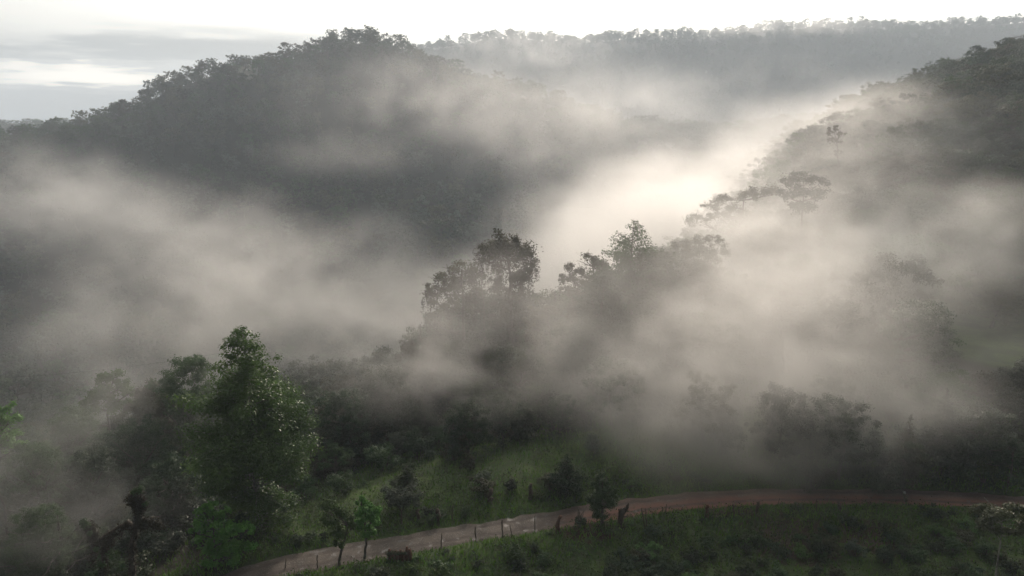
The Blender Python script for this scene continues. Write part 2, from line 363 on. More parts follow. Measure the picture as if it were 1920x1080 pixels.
# ------------------------------------------------------------------ ground sheets
th = np.r_[np.linspace(-180, -50, 40, endpoint=False), np.linspace(-50, 50, 270, endpoint=False), np.linspace(50, 180, 40)]
th = np.radians(th)
rr = np.exp(np.linspace(math.log(4), math.log(4500), 560))
def sheet(name, r, mat):
    X, Y = np.outer(r, np.sin(th)), np.outer(r, np.cos(th))
    Z = ground_z(X.ravel(), Y.ravel())
    V = np.c_[X.ravel(), Y.ravel(), Z]; k = len(th)
    i, j = np.meshgrid(np.arange(len(r) - 1), np.arange(k - 1), indexing='ij')
    a = (i * k + j).ravel()
    F = np.c_[a, a + 1, a + k + 1, a + k][:, ::-1]
    o = link(name, mesh_from(name, V, F, mat, True)); tag(o, kind='structure'); return o
GM = ground_mat()
cut = int(np.searchsorted(rr, 330))
sheet('ground', rr[:cut + 1], GM); sheet('hills', rr[cut:], GM)
nrm = np.gradient(road_p, axis=0); nrm = np.c_[-nrm[:, 1], nrm[:, 0]]; nrm /= np.linalg.norm(nrm, axis=1)[:, None]
prof = np.linspace(-1, 1, 13)
V, F, UV = [], [], []
for k in range(160):
    wob = [ROAD_HALF * (1 + 0.34 * (fbm(np.array([k * .55]), np.array([3.3 + 9 * sd_]), 4)[0] - .5) * 2) for sd_ in (0, 1)]
    for i, s in enumerate(prof):
        x, y = road_p[k] + nrm[k] * s * wob[int(s > 0)]
        V.append((x, y, 0.05 + 0.05 * (1 - s * s) - 0.035 * math.exp(-((abs(s) - .46) / .14) ** 2) - 0.06 * (abs(s) > .99)))
for k in range(159):
    for i in range(12): F.append((k * 13 + i, (k + 1) * 13 + i, (k + 1) * 13 + i + 1, k * 13 + i + 1))
me = mesh_from('road', V, np.array(F)[:, ::-1], road_mat(), True)
uvl = me.uv_layers.new(name='UVMap'); li = np.empty(len(me.loops), np.int32); me.loops.foreach_get('vertex_index', li)
uvl.data.foreach_set('uv', np.c_[(li // 13) / 20.0, (li % 13) / 12.0].astype(np.float32).ravel())
tag(link('road', me), kind='structure')
# ------------------------------------------------------------------ tree builders (all local, base at the origin)
def curve3(a, b, bend, n=6, rng=None):
    a, b = np.asarray(a, float), np.asarray(b, float); t = np.linspace(0, 1, n)[:, None]
    P = a * (1 - t) + b * t + np.asarray(bend) * (4 * t * (1 - t))
    if rng is not None: P[1:-1] += rng.randn(n - 2, 3) * 0.015 * np.linalg.norm(b - a)
    return P
def broadleaf(h, w, seed, n, leaf, flat=0.5, bole=0.4, pads=14, spread=1.0):
    rng = np.random.RandomState(seed); T, L = MB(), MB()
    top = np.array([rng.randn() * .04 * h, rng.randn() * .04 * h, h * .78])
    tp = curve3((0, 0, -0.4), top, rng.randn(3) * [.03 * h, .03 * h, 0], 8, rng)
    r0 = .018 * h + .06
    T.tube(tp, np.linspace(r0, r0 * .35, 8) * np.r_[1.5, np.ones(7)], 7)
    cs = []
    for i in range(pads):
        a = i * 2.4 + rng.rand() * .8; q = (i + .5) / pads
        rad = w * .5 * spread * (0.25 + .75 * math.sqrt(rng.rand())) * (1 - .45 * q * q)
        z = h * (bole + (0.97 - bole) * (q ** .85)) - flat * .12 * h * (rad / (w * .5)) + rng.randn() * .02 * h
        c = np.array([math.cos(a) * rad, math.sin(a) * rad, z]); cs.append(c)
        st = tp[min(7, int(2 + 5.4 * max(0, min(1, (z / h - .25) / .7)) * .9))]
        T.tube(curve3(st, c - [0, 0, .02 * h], (0, 0, -.03 * h), 5, rng), np.linspace(r0 * .38, r0 * .1, 5), 4)
    cs.append(np.array([top[0], top[1], h * .93]))
    for c in cs:
        k = w * (.16 + .13 * rng.rand())
        for sub in range(7):
            o = rng.uniform(-1, 1, 3) * [k * .8, k * .8, k * .34]
            q = .34 + .2 * rng.rand()
            L.clump(c + o, (k * q, k * q, k * q * (1 - .5 * flat)), n / len(cs) / 7, leaf, rng, .5)
    return T, L
def conical(h, w, seed, n, leaf, prof=((0, .35), (.12, .75), (.3, 1), (.5, .78), (.75, .40), (.9, .18), (1, .05)), whorls=22, bole=.08, lift=.0, full=1.0):
    rng = np.random.RandomState(seed); T, L = MB(), MB()
    tp = curve3((0, 0, -0.4), (rng.randn() * .004 * h, rng.randn() * .004 * h, h), rng.randn(3) * [.004 * h, .004 * h, 0], 10)
    tp[1:-1, :2] += rng.randn(8, 2) * .003 * h
    r0 = .017 * h + .05
    T.tube(tp, np.linspace(r0, .02, 10), 8)
    tips = []; pq, pr = zip(*prof)
    for i in range(whorls):
        q0 = (i + .3) / whorls
        for j in range(max(3, int(8 - 4 * q0))):
            q = min(.985, q0 + rng.uniform(-.5, .5) / whorls * 1.6); z = h * (bole + (1 - bole) * q)
            R0 = w * .5 * np.interp(q, pq, pr)
            a = rng.rand() * 6.283; Rr = R0 * (.55 + .47 * rng.rand() ** .7)
            st = np.array([np.interp(z, tp[:, 2], tp[:, 0]), np.interp(z, tp[:, 2], tp[:, 1]), z - .12 * Rr])
            en = st + [math.cos(a) * Rr, math.sin(a) * Rr, Rr * (.18 + lift + .22 * rng.randn())]
            en[2] = min(en[2], h * 1.0)
            P = curve3(st, en, (0, 0, .06 * Rr), 6, rng)
            T.tube(P, np.linspace(r0 * .22 * (1 - .6 * q) + .01, .012, 6), 4)
            m = max(2, int(Rr / (w * .5) * 6))
            for s_ in range(m):
                f = .3 + .7 * (s_ + rng.rand()) / m
                p = P[0] + (P[-1] - P[0]) * f + [0, 0, .06 * Rr * 4 * f * (1 - f)]
                tips.append((p, full * (.30 * R0 * (.5 + .4 * rng.rand()) + .025 * w)))
    for q in np.linspace(.5, .99, 22):      # foliage close round the leader
        R0 = w * .5 * np.interp(q, pq, pr); z = h * (bole + (1 - bole) * q)
        for _ in range(3):
            p = np.array([np.interp(z, tp[:, 2], tp[:, 0]), np.interp(z, tp[:, 2], tp[:, 1]), z]) + rng.randn(3) * [R0 * .28, R0 * .28, .1]
            tips.append((p, .26 * R0 + .018 * w))
    tot = sum(k * k for _, k in tips)
    for p, k in tips:
        L.clump(p, (k, k, k * .75), n * k * k / tot, leaf, rng, .3)
    return T, L
def slim_mossy(h, w, seed, n, leaf):
    rng = np.random.RandomState(seed); T, L = MB(), MB()
    tp = curve3((0, 0, -.4), (rng.randn() * .05 * h, rng.randn() * .05 * h, h * .95), rng.randn(3) * [.04 * h, .04 * h, 0], 9, rng)
    T.tube(tp, np.linspace(.014 * h + .05, .03, 9), 6)
    for i in range(26):
        f = .08 + .92 * rng.rand(); c = tp[0] + (tp[-1] - tp[0]) * f
        c = np.array([np.interp(f, np.linspace(0, 1, 9), tp[:, k]) for k in range(3)]) + rng.randn(3) * [w * .16, w * .16, .03 * h]
        k = w * (.16 + .16 * rng.rand())
        T.tube(curve3(c * [.3, .3, 1] + [0, 0, -k], c, (0, 0, -.1), 4), np.linspace(.05, .02, 4), 4)
        L.clump(c, (k, k, k * 1.1), n / 26, leaf, rng, .2)
    return T, L
def bush(h, w, seed, n, leaf):
    rng = np.random.RandomState(seed); T, L = MB(), MB()
    for i in range(9):
        a, r_ = rng.rand() * 6.28, w * .34 * math.sqrt(rng.rand())
        c = np.array([math.cos(a) * r_, math.sin(a) * r_, h * (.35 + .4 * rng.rand()) * (1 - .6 * (r_ / (w * .5)) ** 2)])
        T.tube(curve3((c[0] * .15, c[1] * .15, -.1), c, (0, 0, .05 * h), 5, rng), np.linspace(.03 + .008 * h, .012, 5), 4)
        k = w * (.20 + .1 * rng.rand())
        for sub in range(3):
            L.clump(c + rng.randn(3) * [k * .5, k * .5, k * .3], (k * .6, k * .6, min(k * .5, h * .3)), n / 27, leaf, rng, .45)
    return T, L
def pad_tree(Y, trunk_px, pads, seed, leaf, n, limb=True, rough_=1.0, hang=0, base_z=None, tr=.28):
    """a tree drawn from its outline in the photo but built round: pads are flattened crowns of leaves with depth, each carried by a limb"""
    rng = np.random.RandomState(seed); T, L, Hh = MB(), MB(), MB()
    tpts = [atY(px, py, Y) for px, py in trunk_px]
    bx = tpts[0][0]; bz = gz(bx, Y) if base_z is None else base_z
    base = np.array([bx, Y, bz])
    tpts = [np.array([bx, Y, bz - .4])] + [p for p in tpts if p[2] > bz + .3]
    P = np.array(tpts) - base
    if len(P) < 3: P = np.vstack([P[0], (P[0] + P[-1]) / 2, P[-1]])
    d = np.r_[0, np.cumsum(np.linalg.norm(np.diff(P, axis=0), axis=1))]; tt = np.linspace(0, d[-1], 10)
    P = np.c_[[np.interp(tt, d, P[:, k]) for k in range(3)]].T
    P[1:-1, :2] += rng.randn(8, 2) * .008 * d[-1]
    T.tube(P, np.linspace(tr, tr * .35, 10) * np.r_[1.4, np.ones(9)], 8)
    tot = sum(w * hh for _, _, w, hh in pads); k = mpp(Y)
    for px, py, w, hh in pads:
        c = atY(px, py + hh * .12, Y) - base; rx, rz = w * k * .5, max(hh * k * .5 * 1.25, w * k * .17)
        c[1] += rng.uniform(-.5, .5) * rx * 1.2 * rough_
        if limb:
            zi = np.clip(c[2] - .35 * abs(c[0]) - .6, P[2, 2], P[-1, 2]); st = np.array([np.interp(zi, P[:, 2], P[:, 0]), np.interp(zi, P[:, 2], P[:, 1]), zi])
            Q = curve3(st, c - [0, 0, rz * .5], (0, 0, -.06 * np.linalg.norm(c - st)), 6, rng)
            T.tube(Q, np.linspace(tr * .42, tr * .12, 6), 5)
            for b in range(3):
                e = c + rng.randn(3) * [rx * .6, rx * .6, rz * .3]
                T.tube(curve3(Q[3], e, (0, 0, -.05), 4, rng), np.linspace(tr * .2, .02, 4), 4)
        m = max(5, int(5 * rx / max(rz, .1)) // 2 + 3)
        for s in range(m):
            o = np.array([rng.uniform(-1, 1), rng.uniform(-1, 1), 0]); o /= max(1, np.linalg.norm(o))
            oz = rng.uniform(-.6, .75) * (1 - .45 * np.linalg.norm(o)) - .25 * np.linalg.norm(o)
            cc = c + o * [rx * .8, rx * .8, 0] + [0, 0, oz * rz]
            q = (.26 + .30 * rng.rand())
            nn = n * w * hh / tot / m
            L.clump(cc, (rx * q, rx * q, max(rz * q * rng.uniform(.9, 1.6), .25)), nn * .8, leaf, rng, .45)
            L.clump(cc, (rx * q * 1.7, rx * q * 1.7, max(rz * q * 1.8, .4)), nn * .2, leaf, rng, .3)
        for s in range(int(hang * w / 10)):
            e = c + np.array([rng.uniform(-1, 1) * rx, rng.uniform(-1, 1) * rx, -rz * .4]); ln = rng.uniform(.5, 2.2)
            m2 = int(ln * 9); z = -rng.rand(m2) * ln
            Hh.leaves(e + np.c_[rng.randn(m2, 2) * .10, z], rng.randn(m2, 3) * [1, 1, .3], leaf * .8, rng, .4)
    return base, T, L, Hh
def set_tree(name, label, cat, base, T, L, mat, bark='bark', Hh=None, group=None, rz=0, canopy='crown'):
    r = thing(name, label, cat, base, rz, group)
    T.build('trunk', M[bark], r, True)
    L.build(canopy, M[mat], r)
    if Hh is not None and Hh.n: Hh.build('hanging_moss', M['moss'], r)['kind'] = 'stuff'
    return r
def pt(name, label, mat, Y, trunk, pads, seed, leaf, n, bark='bark', cat='tree', **kw):
    base, T, L, Hh = pad_tree(Y, trunk, pads, seed, leaf, n, **kw)
    return set_tree(name, label, cat, base, T, L, mat, bark, Hh)
# ------------------------------------------------------------------ the trees one can point to
CLEAR = []      # (px0, px1, py0, py1, Y): scattered forest stays out of the way of these
# big foreground tree left of the road
b = atZ(486, 1003, -1); b[2] = gz(b[0], b[1])
T, L = conical(20.6, 13.2, 5, 80000, .24, prof=((0, .30), (.08, .55), (.2, .72), (.34, .86), (.47, 1), (.62, .88), (.72, .62), (.81, .44), (.92, .32), (.97, .2), (1, .06)), whorls=26, bole=.03)
set_tree('roadside_tree', 'tallest green leafy tree in front, tapering to a pointed top beside the road', 'tree', b, T, L, 'alder', 'palebark')
CLEAR.append((340, 640, 570, 1010, b[1]))
CLEAR.append((780, 1240, 400, 640, 118)); CLEAR.append((1290, 1560, 300, 420, 190)); CLEAR.append((1400, 1530, 530, 800, 104)); CLEAR.append((1790, 1920, 560, 720, 125))
CLEAR.append((150, 260, 690, 800, 95)); CLEAR.append((130, 320, 905, 1300, 56)); CLEAR.append((0, 40, 740, 900, 70)); CLEAR.append((1530, 1600, 200, 330, 250)); CLEAR.append((330, 560, 560, 800, 90))
pt('emergent_tree', 'tall umbrella tree with stacked dark crowns, highest of the misty middle cluster', 'olive', 118, [(958, 700), (957, 600), (955, 520), (948, 465)],
   [(948, 448, 62, 40), (930, 462, 76, 30), (965, 462, 66, 36), (912, 464, 50, 22), (985, 470, 44, 22), (950, 478, 110, 26), (918, 482, 44, 16), (992, 494, 40, 24), (1000, 506, 22, 18), (955, 500, 70, 34), (975, 520, 40, 24), (940, 525, 40, 40), (985, 522, 34, 14), (956, 560, 34, 50), (972, 545, 26, 36), (942, 590, 40, 40)], 21, .34, 17000, hang=6, tr=.5)
pt('mossy_tree', 'rounded mossy tree hung with beards, left of the tallest umbrella tree', 'olive', 116, [(868, 700), (868, 600), (868, 540), (866, 505)],
   [(866, 500, 66, 24), (840, 512, 50, 24), (890, 512, 44, 26), (820, 530, 44, 24), (866, 528, 70, 30), (888, 545, 34, 28), (806, 552, 34, 26), (824, 568, 50, 36), (850, 560, 40, 40), (876, 575, 34, 36), (808, 590, 40, 40), (836, 604, 46, 40)], 22, .32, 13000, hang=9, tr=.4)
pt('bare_tree', 'thin bare-branched tree standing between the two misty umbrella trees', 'moss', 113, [(915, 690), (910, 610), (906, 560), (904, 510)],
   [(904, 508, 14, 10), (884, 525, 18, 9), (922, 522, 20, 10), (890, 545, 20, 8), (926, 540, 20, 9), (886, 562, 22, 8), (928, 566, 20, 8), (896, 582, 22, 8), (925, 590, 20, 8)], 23, .25, 1300, hang=3, tr=.16)
pt('flat_topped_tree', 'small flat-topped tree at the right foot of the misty cluster', 'olive', 112, [(1034, 690), (1032, 640), (1028, 605), (1022, 588)],
   [(1030, 576, 36, 12), (1000, 576, 32, 12), (1040, 582, 22, 12), (1015, 590, 40, 14), (990, 600, 36, 26), (1000, 625, 40, 40)], 24, .30, 5000, tr=.2)
pt('spreading_tree', 'hazy layered broadleaf tree whose left boughs reach over bright mist', 'olive', 112, [(1110, 720), (1112, 620), (1115, 540), (1112, 500)],
   [(1106, 484, 50, 26), (1080, 500, 44, 24), (1125, 500, 50, 30), (1066, 518, 38, 20), (1095, 520, 50, 26), (1060, 545, 40, 16), (1085, 545, 46, 26), (1120, 540, 60, 50), (1080, 575, 40, 40), (1110, 590, 70, 60)], 25, .33, 13000, hang=2, tr=.36)
bs = atY(1180, 640, 110); bs[2] = gz(bs[0], bs[1]); tz = atY(1180, 412, 110)[2]
T, L = conical(tz - bs[2], 13, 8, 26000, .32, prof=((0, .5), (.5, 1), (.755, .92), (.84, .62), (.89, .44), (.95, .22), (1, .06)), whorls=26, lift=.10)
set_tree('pointed_tree', 'hazy pointed tree with open top silhouetted against the bright mist', 'tree', bs, T, L, 'mid')
pt('umbrella_tree', 'wide pale umbrella tree fading into bright mist, top left of the slope', 'olive', 175, [(1385, 470), (1388, 410), (1392, 385), (1395, 370)],
   [(1395, 362, 50, 20), (1360, 374, 52, 18), (1420, 358, 54, 24), (1335, 386, 40, 14), (1380, 388, 44, 20), (1350, 402, 50, 20), (1440, 350, 40, 26), (1315, 410, 50, 18), (1400, 400, 60, 30)], 27, .42, 10000, tr=.4)
pt('domed_tree', 'dark domed tree standing out of the mist, centre of the right slope', 'dark', 165, [(1500, 440), (1505, 390), (1508, 360)],
   [(1512, 330, 60, 22), (1480, 338, 46, 20), (1535, 336, 40, 22), (1508, 354, 76, 22), (1475, 360, 34, 22), (1530, 360, 40, 22), (1500, 380, 60, 30)], 28, .40, 9000, tr=.4)
pt('bare_boled_tree', 'flat-topped tree with long bare forked trunk in the mist above the road', 'olive', 104, [(1462, 830), (1463, 720), (1466, 650), (1466, 585)],
   [(1466, 558, 66, 16), (1438, 564, 44, 14), (1492, 566, 44, 16), (1452, 580, 40, 12), (1486, 586, 46, 22), (1445, 598, 30, 10), (1495, 608, 26, 10)], 29, .30, 6500, tr=.42, hang=2)
pt('ragged_tree', 'ragged slim tree with clumped leaves on the slope skyline', 'olive', 235, [(1575, 330), (1570, 290), (1568, 260)],
   [(1566, 238, 26, 14), (1556, 246, 16, 12), (1580, 250, 18, 10), (1566, 262, 26, 14), (1572, 285, 16, 16), (1572, 310, 20, 14)], 30, .5, 1800, tr=.3, hang=0)
pt('valley_tree', 'pale round-headed tree rising from the misty left hollow', 'light', 98, [(205, 800), (203, 760), (205, 730)],
   [(212, 702, 50, 26), (190, 712, 36, 24), (228, 715, 36, 26), (205, 728, 70, 28), (180, 735, 34, 24), (238, 732, 28, 20), (170, 750, 40, 26), (205, 755, 70, 34), (150, 772, 40, 22)], 31, .30, 14000, tr=.28)
pt('edge_tree', 'bright yellow-green tree cut by the left picture edge', 'bright', 76, [(-6, 900), (-4, 840), (-2, 800)],
   [(4, 762, 40, 20), (-6, 775, 50, 24), (12, 785, 44, 24), (0, 800, 70, 30), (24, 812, 40, 16), (0, 830, 60, 30), (34, 832, 30, 8), (-20, 815, 60, 60)], 32, .30, 6000, tr=.2)
pt('leafy_shrub', 'bright green leafy shrub tree at the foot of the tallest front tree', 'bright', 56.5, [(405, 1085), (402, 1010), (400, 975)],
   [(395, 945, 36, 18), (378, 956, 34, 20), (412, 958, 40, 22), (395, 972, 60, 24), (440, 978, 50, 20), (460, 990, 40, 18), (370, 985, 40, 28), (410, 998, 70, 30), (385, 1020, 70, 34), (430, 1025, 60, 30), (465, 1020, 40, 24), (400, 1050, 100, 34)], 33, .22, 11000, tr=.14, cat='shrub')
def roadside(name, label, mat, base_px, trunk, pads, seed, n, **kw):
    p = atZ(*base_px, .1); pt(name, label, mat, p[1], [base_px] + trunk, pads, seed, .19, n, base_z=gz(p[0], p[1]) - .05, **kw)
roadside('roadside_sapling', 'leaning bushy sapling with crooked dark trunk on the near verge', 'light', (634, 1058), [(641, 1025), (650, 1000), (653, 985)],
   [(620, 942, 30, 16), (606, 950, 26, 16), (634, 955, 34, 20), (616, 968, 44, 24), (648, 965, 30, 24), (660, 980, 24, 22), (640, 988, 44, 24), (625, 1000, 34, 20), (636, 1015, 24, 14)], 34, 11000, tr=.15)
roadside('roadside_sapling', 'yellowish bushy sapling beside a mossy stump on the near verge', 'bright', (684, 1046), [(686, 1020), (686, 1000), (684, 975)],
   [(676, 938, 20, 16), (688, 948, 34, 18), (706, 950, 30, 14), (680, 962, 36, 22), (700, 968, 36, 18), (684, 982, 40, 24), (694, 996, 30, 16)], 35, 9000, tr=.14)
roadside('pollarded_tree', 'dense twin-trunked pollard on the near verge where the road turns red', 'mid', (1130, 988), [(1129, 970), (1130, 955)],
   [(1130, 896, 26, 16), (1120, 908, 34, 20), (1142, 912, 34, 20), (1130, 922, 48, 26), (1112, 932, 30, 20), (1148, 936, 30, 20), (1130, 944, 50, 24), (1130, 960, 40, 16)], 36, 11000, tr=.24)
pt('mossy_column_tree', 'slim dark tree column clothed in leaves on the grassy bank', 'glossy', 78, [(852, 915), (851, 870), (848, 830), (850, 790)],
   [(850, 782, 26, 20), (842, 800, 26, 22), (858, 804, 24, 20), (848, 822, 26, 22), (852, 842, 30, 22), (846, 860, 28, 20), (856, 874, 32, 20), (848, 890, 36, 20)], 37, .22, 4000, tr=.2)
def con(name, label, mat, base_px, h_px, w_px, seed, n, z=0.6, **kw):
    p = atZ(*base_px, z); z = gz(p[0], p[1]); p = atZ(*base_px, z); p[2] = gz(p[0], p[1]); k = mpp(p[1])
    T, L = conical(h_px * k, w_px * k, seed, n, .20); set_tree(name, label, 'tree', p, T, L, mat)
con('young_conical_tree', 'small green cone-shaped tree behind the far verge', 'mid', (764, 925), 62, 60, 41, 3200)
con('young_conical_tree', 'dark cone-shaped tree on the grassy bank behind the pollard', 'dark', (1062, 932), 92, 84, 42, 5200)
con('young_conical_tree', 'very small conical tree halfway along the grass bank', 'dark', (958, 915), 26, 30, 43, 900)
def bsh(name, label, mat, base_px, h_px, w_px, seed, n, z=0.4, leaf=.2, cat='bush', group=None):
    p = atZ(*base_px, z); z = gz(p[0], p[1]); p = atZ(*base_px, z); p[2] = gz(p[0], p[1]); k = mpp(p[1])
    T, L = bush(h_px * k * 1.15, w_px * k, seed, n, leaf)
    return set_tree(name, label, cat, p, T, L, mat, group=group, canopy='foliage')
bsh('pale_bush', 'pale grey-green domed bush behind the far verge', 'grey', (752, 958), 56, 92, 51, 5200, leaf=.18)
bsh('round_tree', 'round olive tree above the right end of the road', 'mid', (1672, 905), 130, 100, 52, 9000, 1, .26, 'tree')
bsh('round_tree', 'smooth domed pale green tree right of the dark gap over the road', 'grey', (1785, 895), 105, 92, 53, 9000, 1, .24, 'tree')
bsh('round_tree', 'small bright green tree at the road bank, far right', 'light', (1842, 912), 62, 56, 54, 3600, 1, .22, 'tree')
bsh('brown_bush', 'brownish rounded bush at the foot of the leafy column tree', 'olive', (905, 920), 24, 46, 55, 2000)
bsh('brown_bush', 'brown bush left of the dark cone tree on the bank', 'olive', (1030, 915), 36, 44, 56, 2000)
pt('pale_trunked_tree', 'open tree with pale slender trunk, bottom right corner', 'olive', 50, [(1866, 1130), (1868, 1060), (1874, 1010), (1878, 975)],
   [(1880, 948, 60, 22), (1860, 958, 44, 20), (1905, 952, 50, 22), (1876, 972, 80, 24), (1850, 975, 34, 18), (1905, 985, 50, 26), (1870, 992, 60, 18)], 38, .2, 6500, 'palebark', tr=.10)
# dark mossy snag, lower left
def snag():
    rng = np.random.RandomState(77); Y = 56.0; T, L, G = MB(), MB(), MB()
    b = atY(246, 1110, Y); b[2] = gz(b[0], Y) - .2
    def w(px, py, dy=0): return atY(px, py, Y) + [0, dy, 0] - b
    lines = [([(0, 0, 0), w(247, 1060), w(248, 1025), w(254, 985), w(258, 960), w(260, 928)], .34, .07),
             ([w(255, 985), w(235, 985, .3), w(212, 998, .5), w(190, 1010, .6), w(173, 1022, .6), w(165, 1048, .5)], .20, .07),
             ([w(256, 975), w(272, 970, -.3), w(290, 971, -.4), w(303, 978, -.5)], .12, .04),
             ([w(173, 1022, .6), w(166, 1005, .6), w(160, 988, .6)], .07, .03),
             ([w(200, 1005, .5), w(190, 1040, .5), (w(186, 1090, .4))], .13, .10), ([w(255, 950), w(266, 938, .2)], .07, .03), ([w(257, 940), w(246, 930, .2)], .06, .03)]
    for P, a, c in lines:
        P = np.array([np.asarray(q, float) for q in P]); d = np.linspace(0, 1, len(P)); t = np.linspace(0, 1, 12)
        Q = np.c_[[np.interp(t, d, P[:, k]) for k in range(3)]].T; Q[1:-1] += rng.randn(10, 3) * .06
        T.tube(Q, np.linspace(a, c, 12), 7)
        for q in Q[1:]:
            if q[2] < .6: continue
            k = .3 + .4 * rng.rand(); ln = .4 + 1.1 * rng.rand()
            L.clump(q - [0, 0, ln * .3], (k * 1.1, k * 1.1, ln * .7), 260, .19, rng, .1, .4)
    for px, py, s in ((262, 918, .8), (252, 922, .6), (272, 945, .5), (160, 985, .7), (156, 978, .5), (168, 1000, .4), (180, 1030, .4), (210, 1040, .9), (230, 1060, 1.), (190, 1060, .9)):
        G.clump(w(px, py), (s * .7, s * .7, s * .6), 160, .2, rng, .4)
    r = thing('snag', 'dark crooked dead tree draped in moss, lower left corner', 'dead tree', b)
    T.build('trunk', M['post'], r, True); L.build('hanging_moss', M['moss'], r); G.build('leaf_tufts', M['mid'], r)
snag()
# ------------------------------------------------------------------ posts and stumps along the road
def post(base_px, top_px, rad, label, mat='post', kind='fence_post', group='fence posts along the near road verge', cap=False, zoff=0.0):
    g = 0.2
    for _ in range(4): p = atZ(*base_px, g); g = gz(p[0], p[1])
    q = atY(*top_px, p[1]) - p
    rng = np.random.RandomState(int(base_px[0])); m = MB()
    n = 7; P = np.linspace(0, 1, n)[:, None] * q + np.c_[rng.randn(n, 2) * rad * .35, np.zeros(n)]; P[0] = (0, 0, -.3)
    m.tube(P, rad * (1.05 - .25 * np.linspace(0, 1, n)) * (1 + .12 * rng.randn(n)), 8)
    me = m.build(kind, M[mat], None, False, p); tag(me, label, 'post' if 'post' in kind else 'stump', group)
    if cap:
        c = MB(); c.tube(np.array([q * .86, q * .93, q * 1.0, q * 1.02]), [rad * 1.05, rad * 1.08, rad * 1.0, rad * .5], 8); c.build('painted_top', M['paint'], me)
    return me
near = [((536, 1066), (536, 1046), .05, 'thin post just right of the bright leafy shrub'), ((595, 1066), (595, 1040), .05, 'thin straight pole left of the leaning sapling'),
        ((826, 1029), (829, 999), .055, 'thin post first right of the mossy stump mound'), ((892, 1015), (891, 987), .06, 'upright post second right of the mossy stump mound'),
        ((943, 1010), (941, 975), .07, 'tallest straight dark post before the middle of the road'), ((960, 1007), (956, 984), .04, 'thin leaning stick beside the tallest dark post'),
        ((1003, 994), (1003, 967), .06, 'hook-topped pale post left of the thick red-brown post'), ((1210, 992), (1203, 952), .06, 'leaning pole, left one of a crossed pair by the red road'),
        ((1212, 990), (1211, 953), .06, 'leaning pole, right one of a crossed pair by the red road'), ((1242, 962), (1242, 950), .05, 'short thin post right of the crossed pair of poles'),
        ((1247, 964), (1250, 945), .05, 'taller slanted post right of the crossed pair of poles'), ((1375, 962), (1375, 945), .09, 'dim post between two thick posts by the misty bend'),
        ((1457, 949), (1462, 934), .05, 'thin slanted stick on the verge past the misty bend'), ((1495, 957), (1495, 945), .06, 'short pale post past the misty bend'), ((1530, 957), (1532, 935), .05, 'tall thin stick past the misty bend')]
for bp_, tp_, r_, lb in near: post(bp_, tp_, r_, lb)
post((1046, 997), (1048, 967), .20, 'thick red-brown post at the start of the red road', 'redpost')
post((1326, 968), (1326, 945), .17, 'thick squat post, first of two by the misty bend', 'redpost')
post((1420, 962), (1421, 941), .18, 'thick squat post, second of two by the misty bend')
post((1573, 957), (1573, 941), .16, 'thick low post, last before the road darkens')
post((1698, 942), (1695, 922), .15, 'dark post with white painted top at the right end of the road', 'post', cap=True)
FG = 'posts and stumps along the far road verge'
for bp_, tp_, r_, lb in [((705, 990), (705, 957), .06, 'slim post behind the yellowish sapling on the far verge'), ((753, 983), (753, 955), .06, 'thin post in front of the pale domed bush'),
                         ((848, 972), (849, 948), .06, 'thin post in the far hedge bank, mid-left')]: post(bp_, tp_, r_, lb, group=FG)
post((784, 974), (783, 956), .2, 'stubby post right of the pale domed bush', 'post', 'fence_post', FG)
post((920, 946), (920, 917), .24, 'tall dark tree stump on the far grassy bank', 'post', 'tree_stump', FG)
post((994, 934), (995, 906), .22, 'mossy upright stump right of the tall dark stump', 'post', 'tree_stump', FG)
post((820, 974), (820, 954), .22, 'pale-topped broken stump in the far hedge bank', 'post', 'tree_stump', FG)
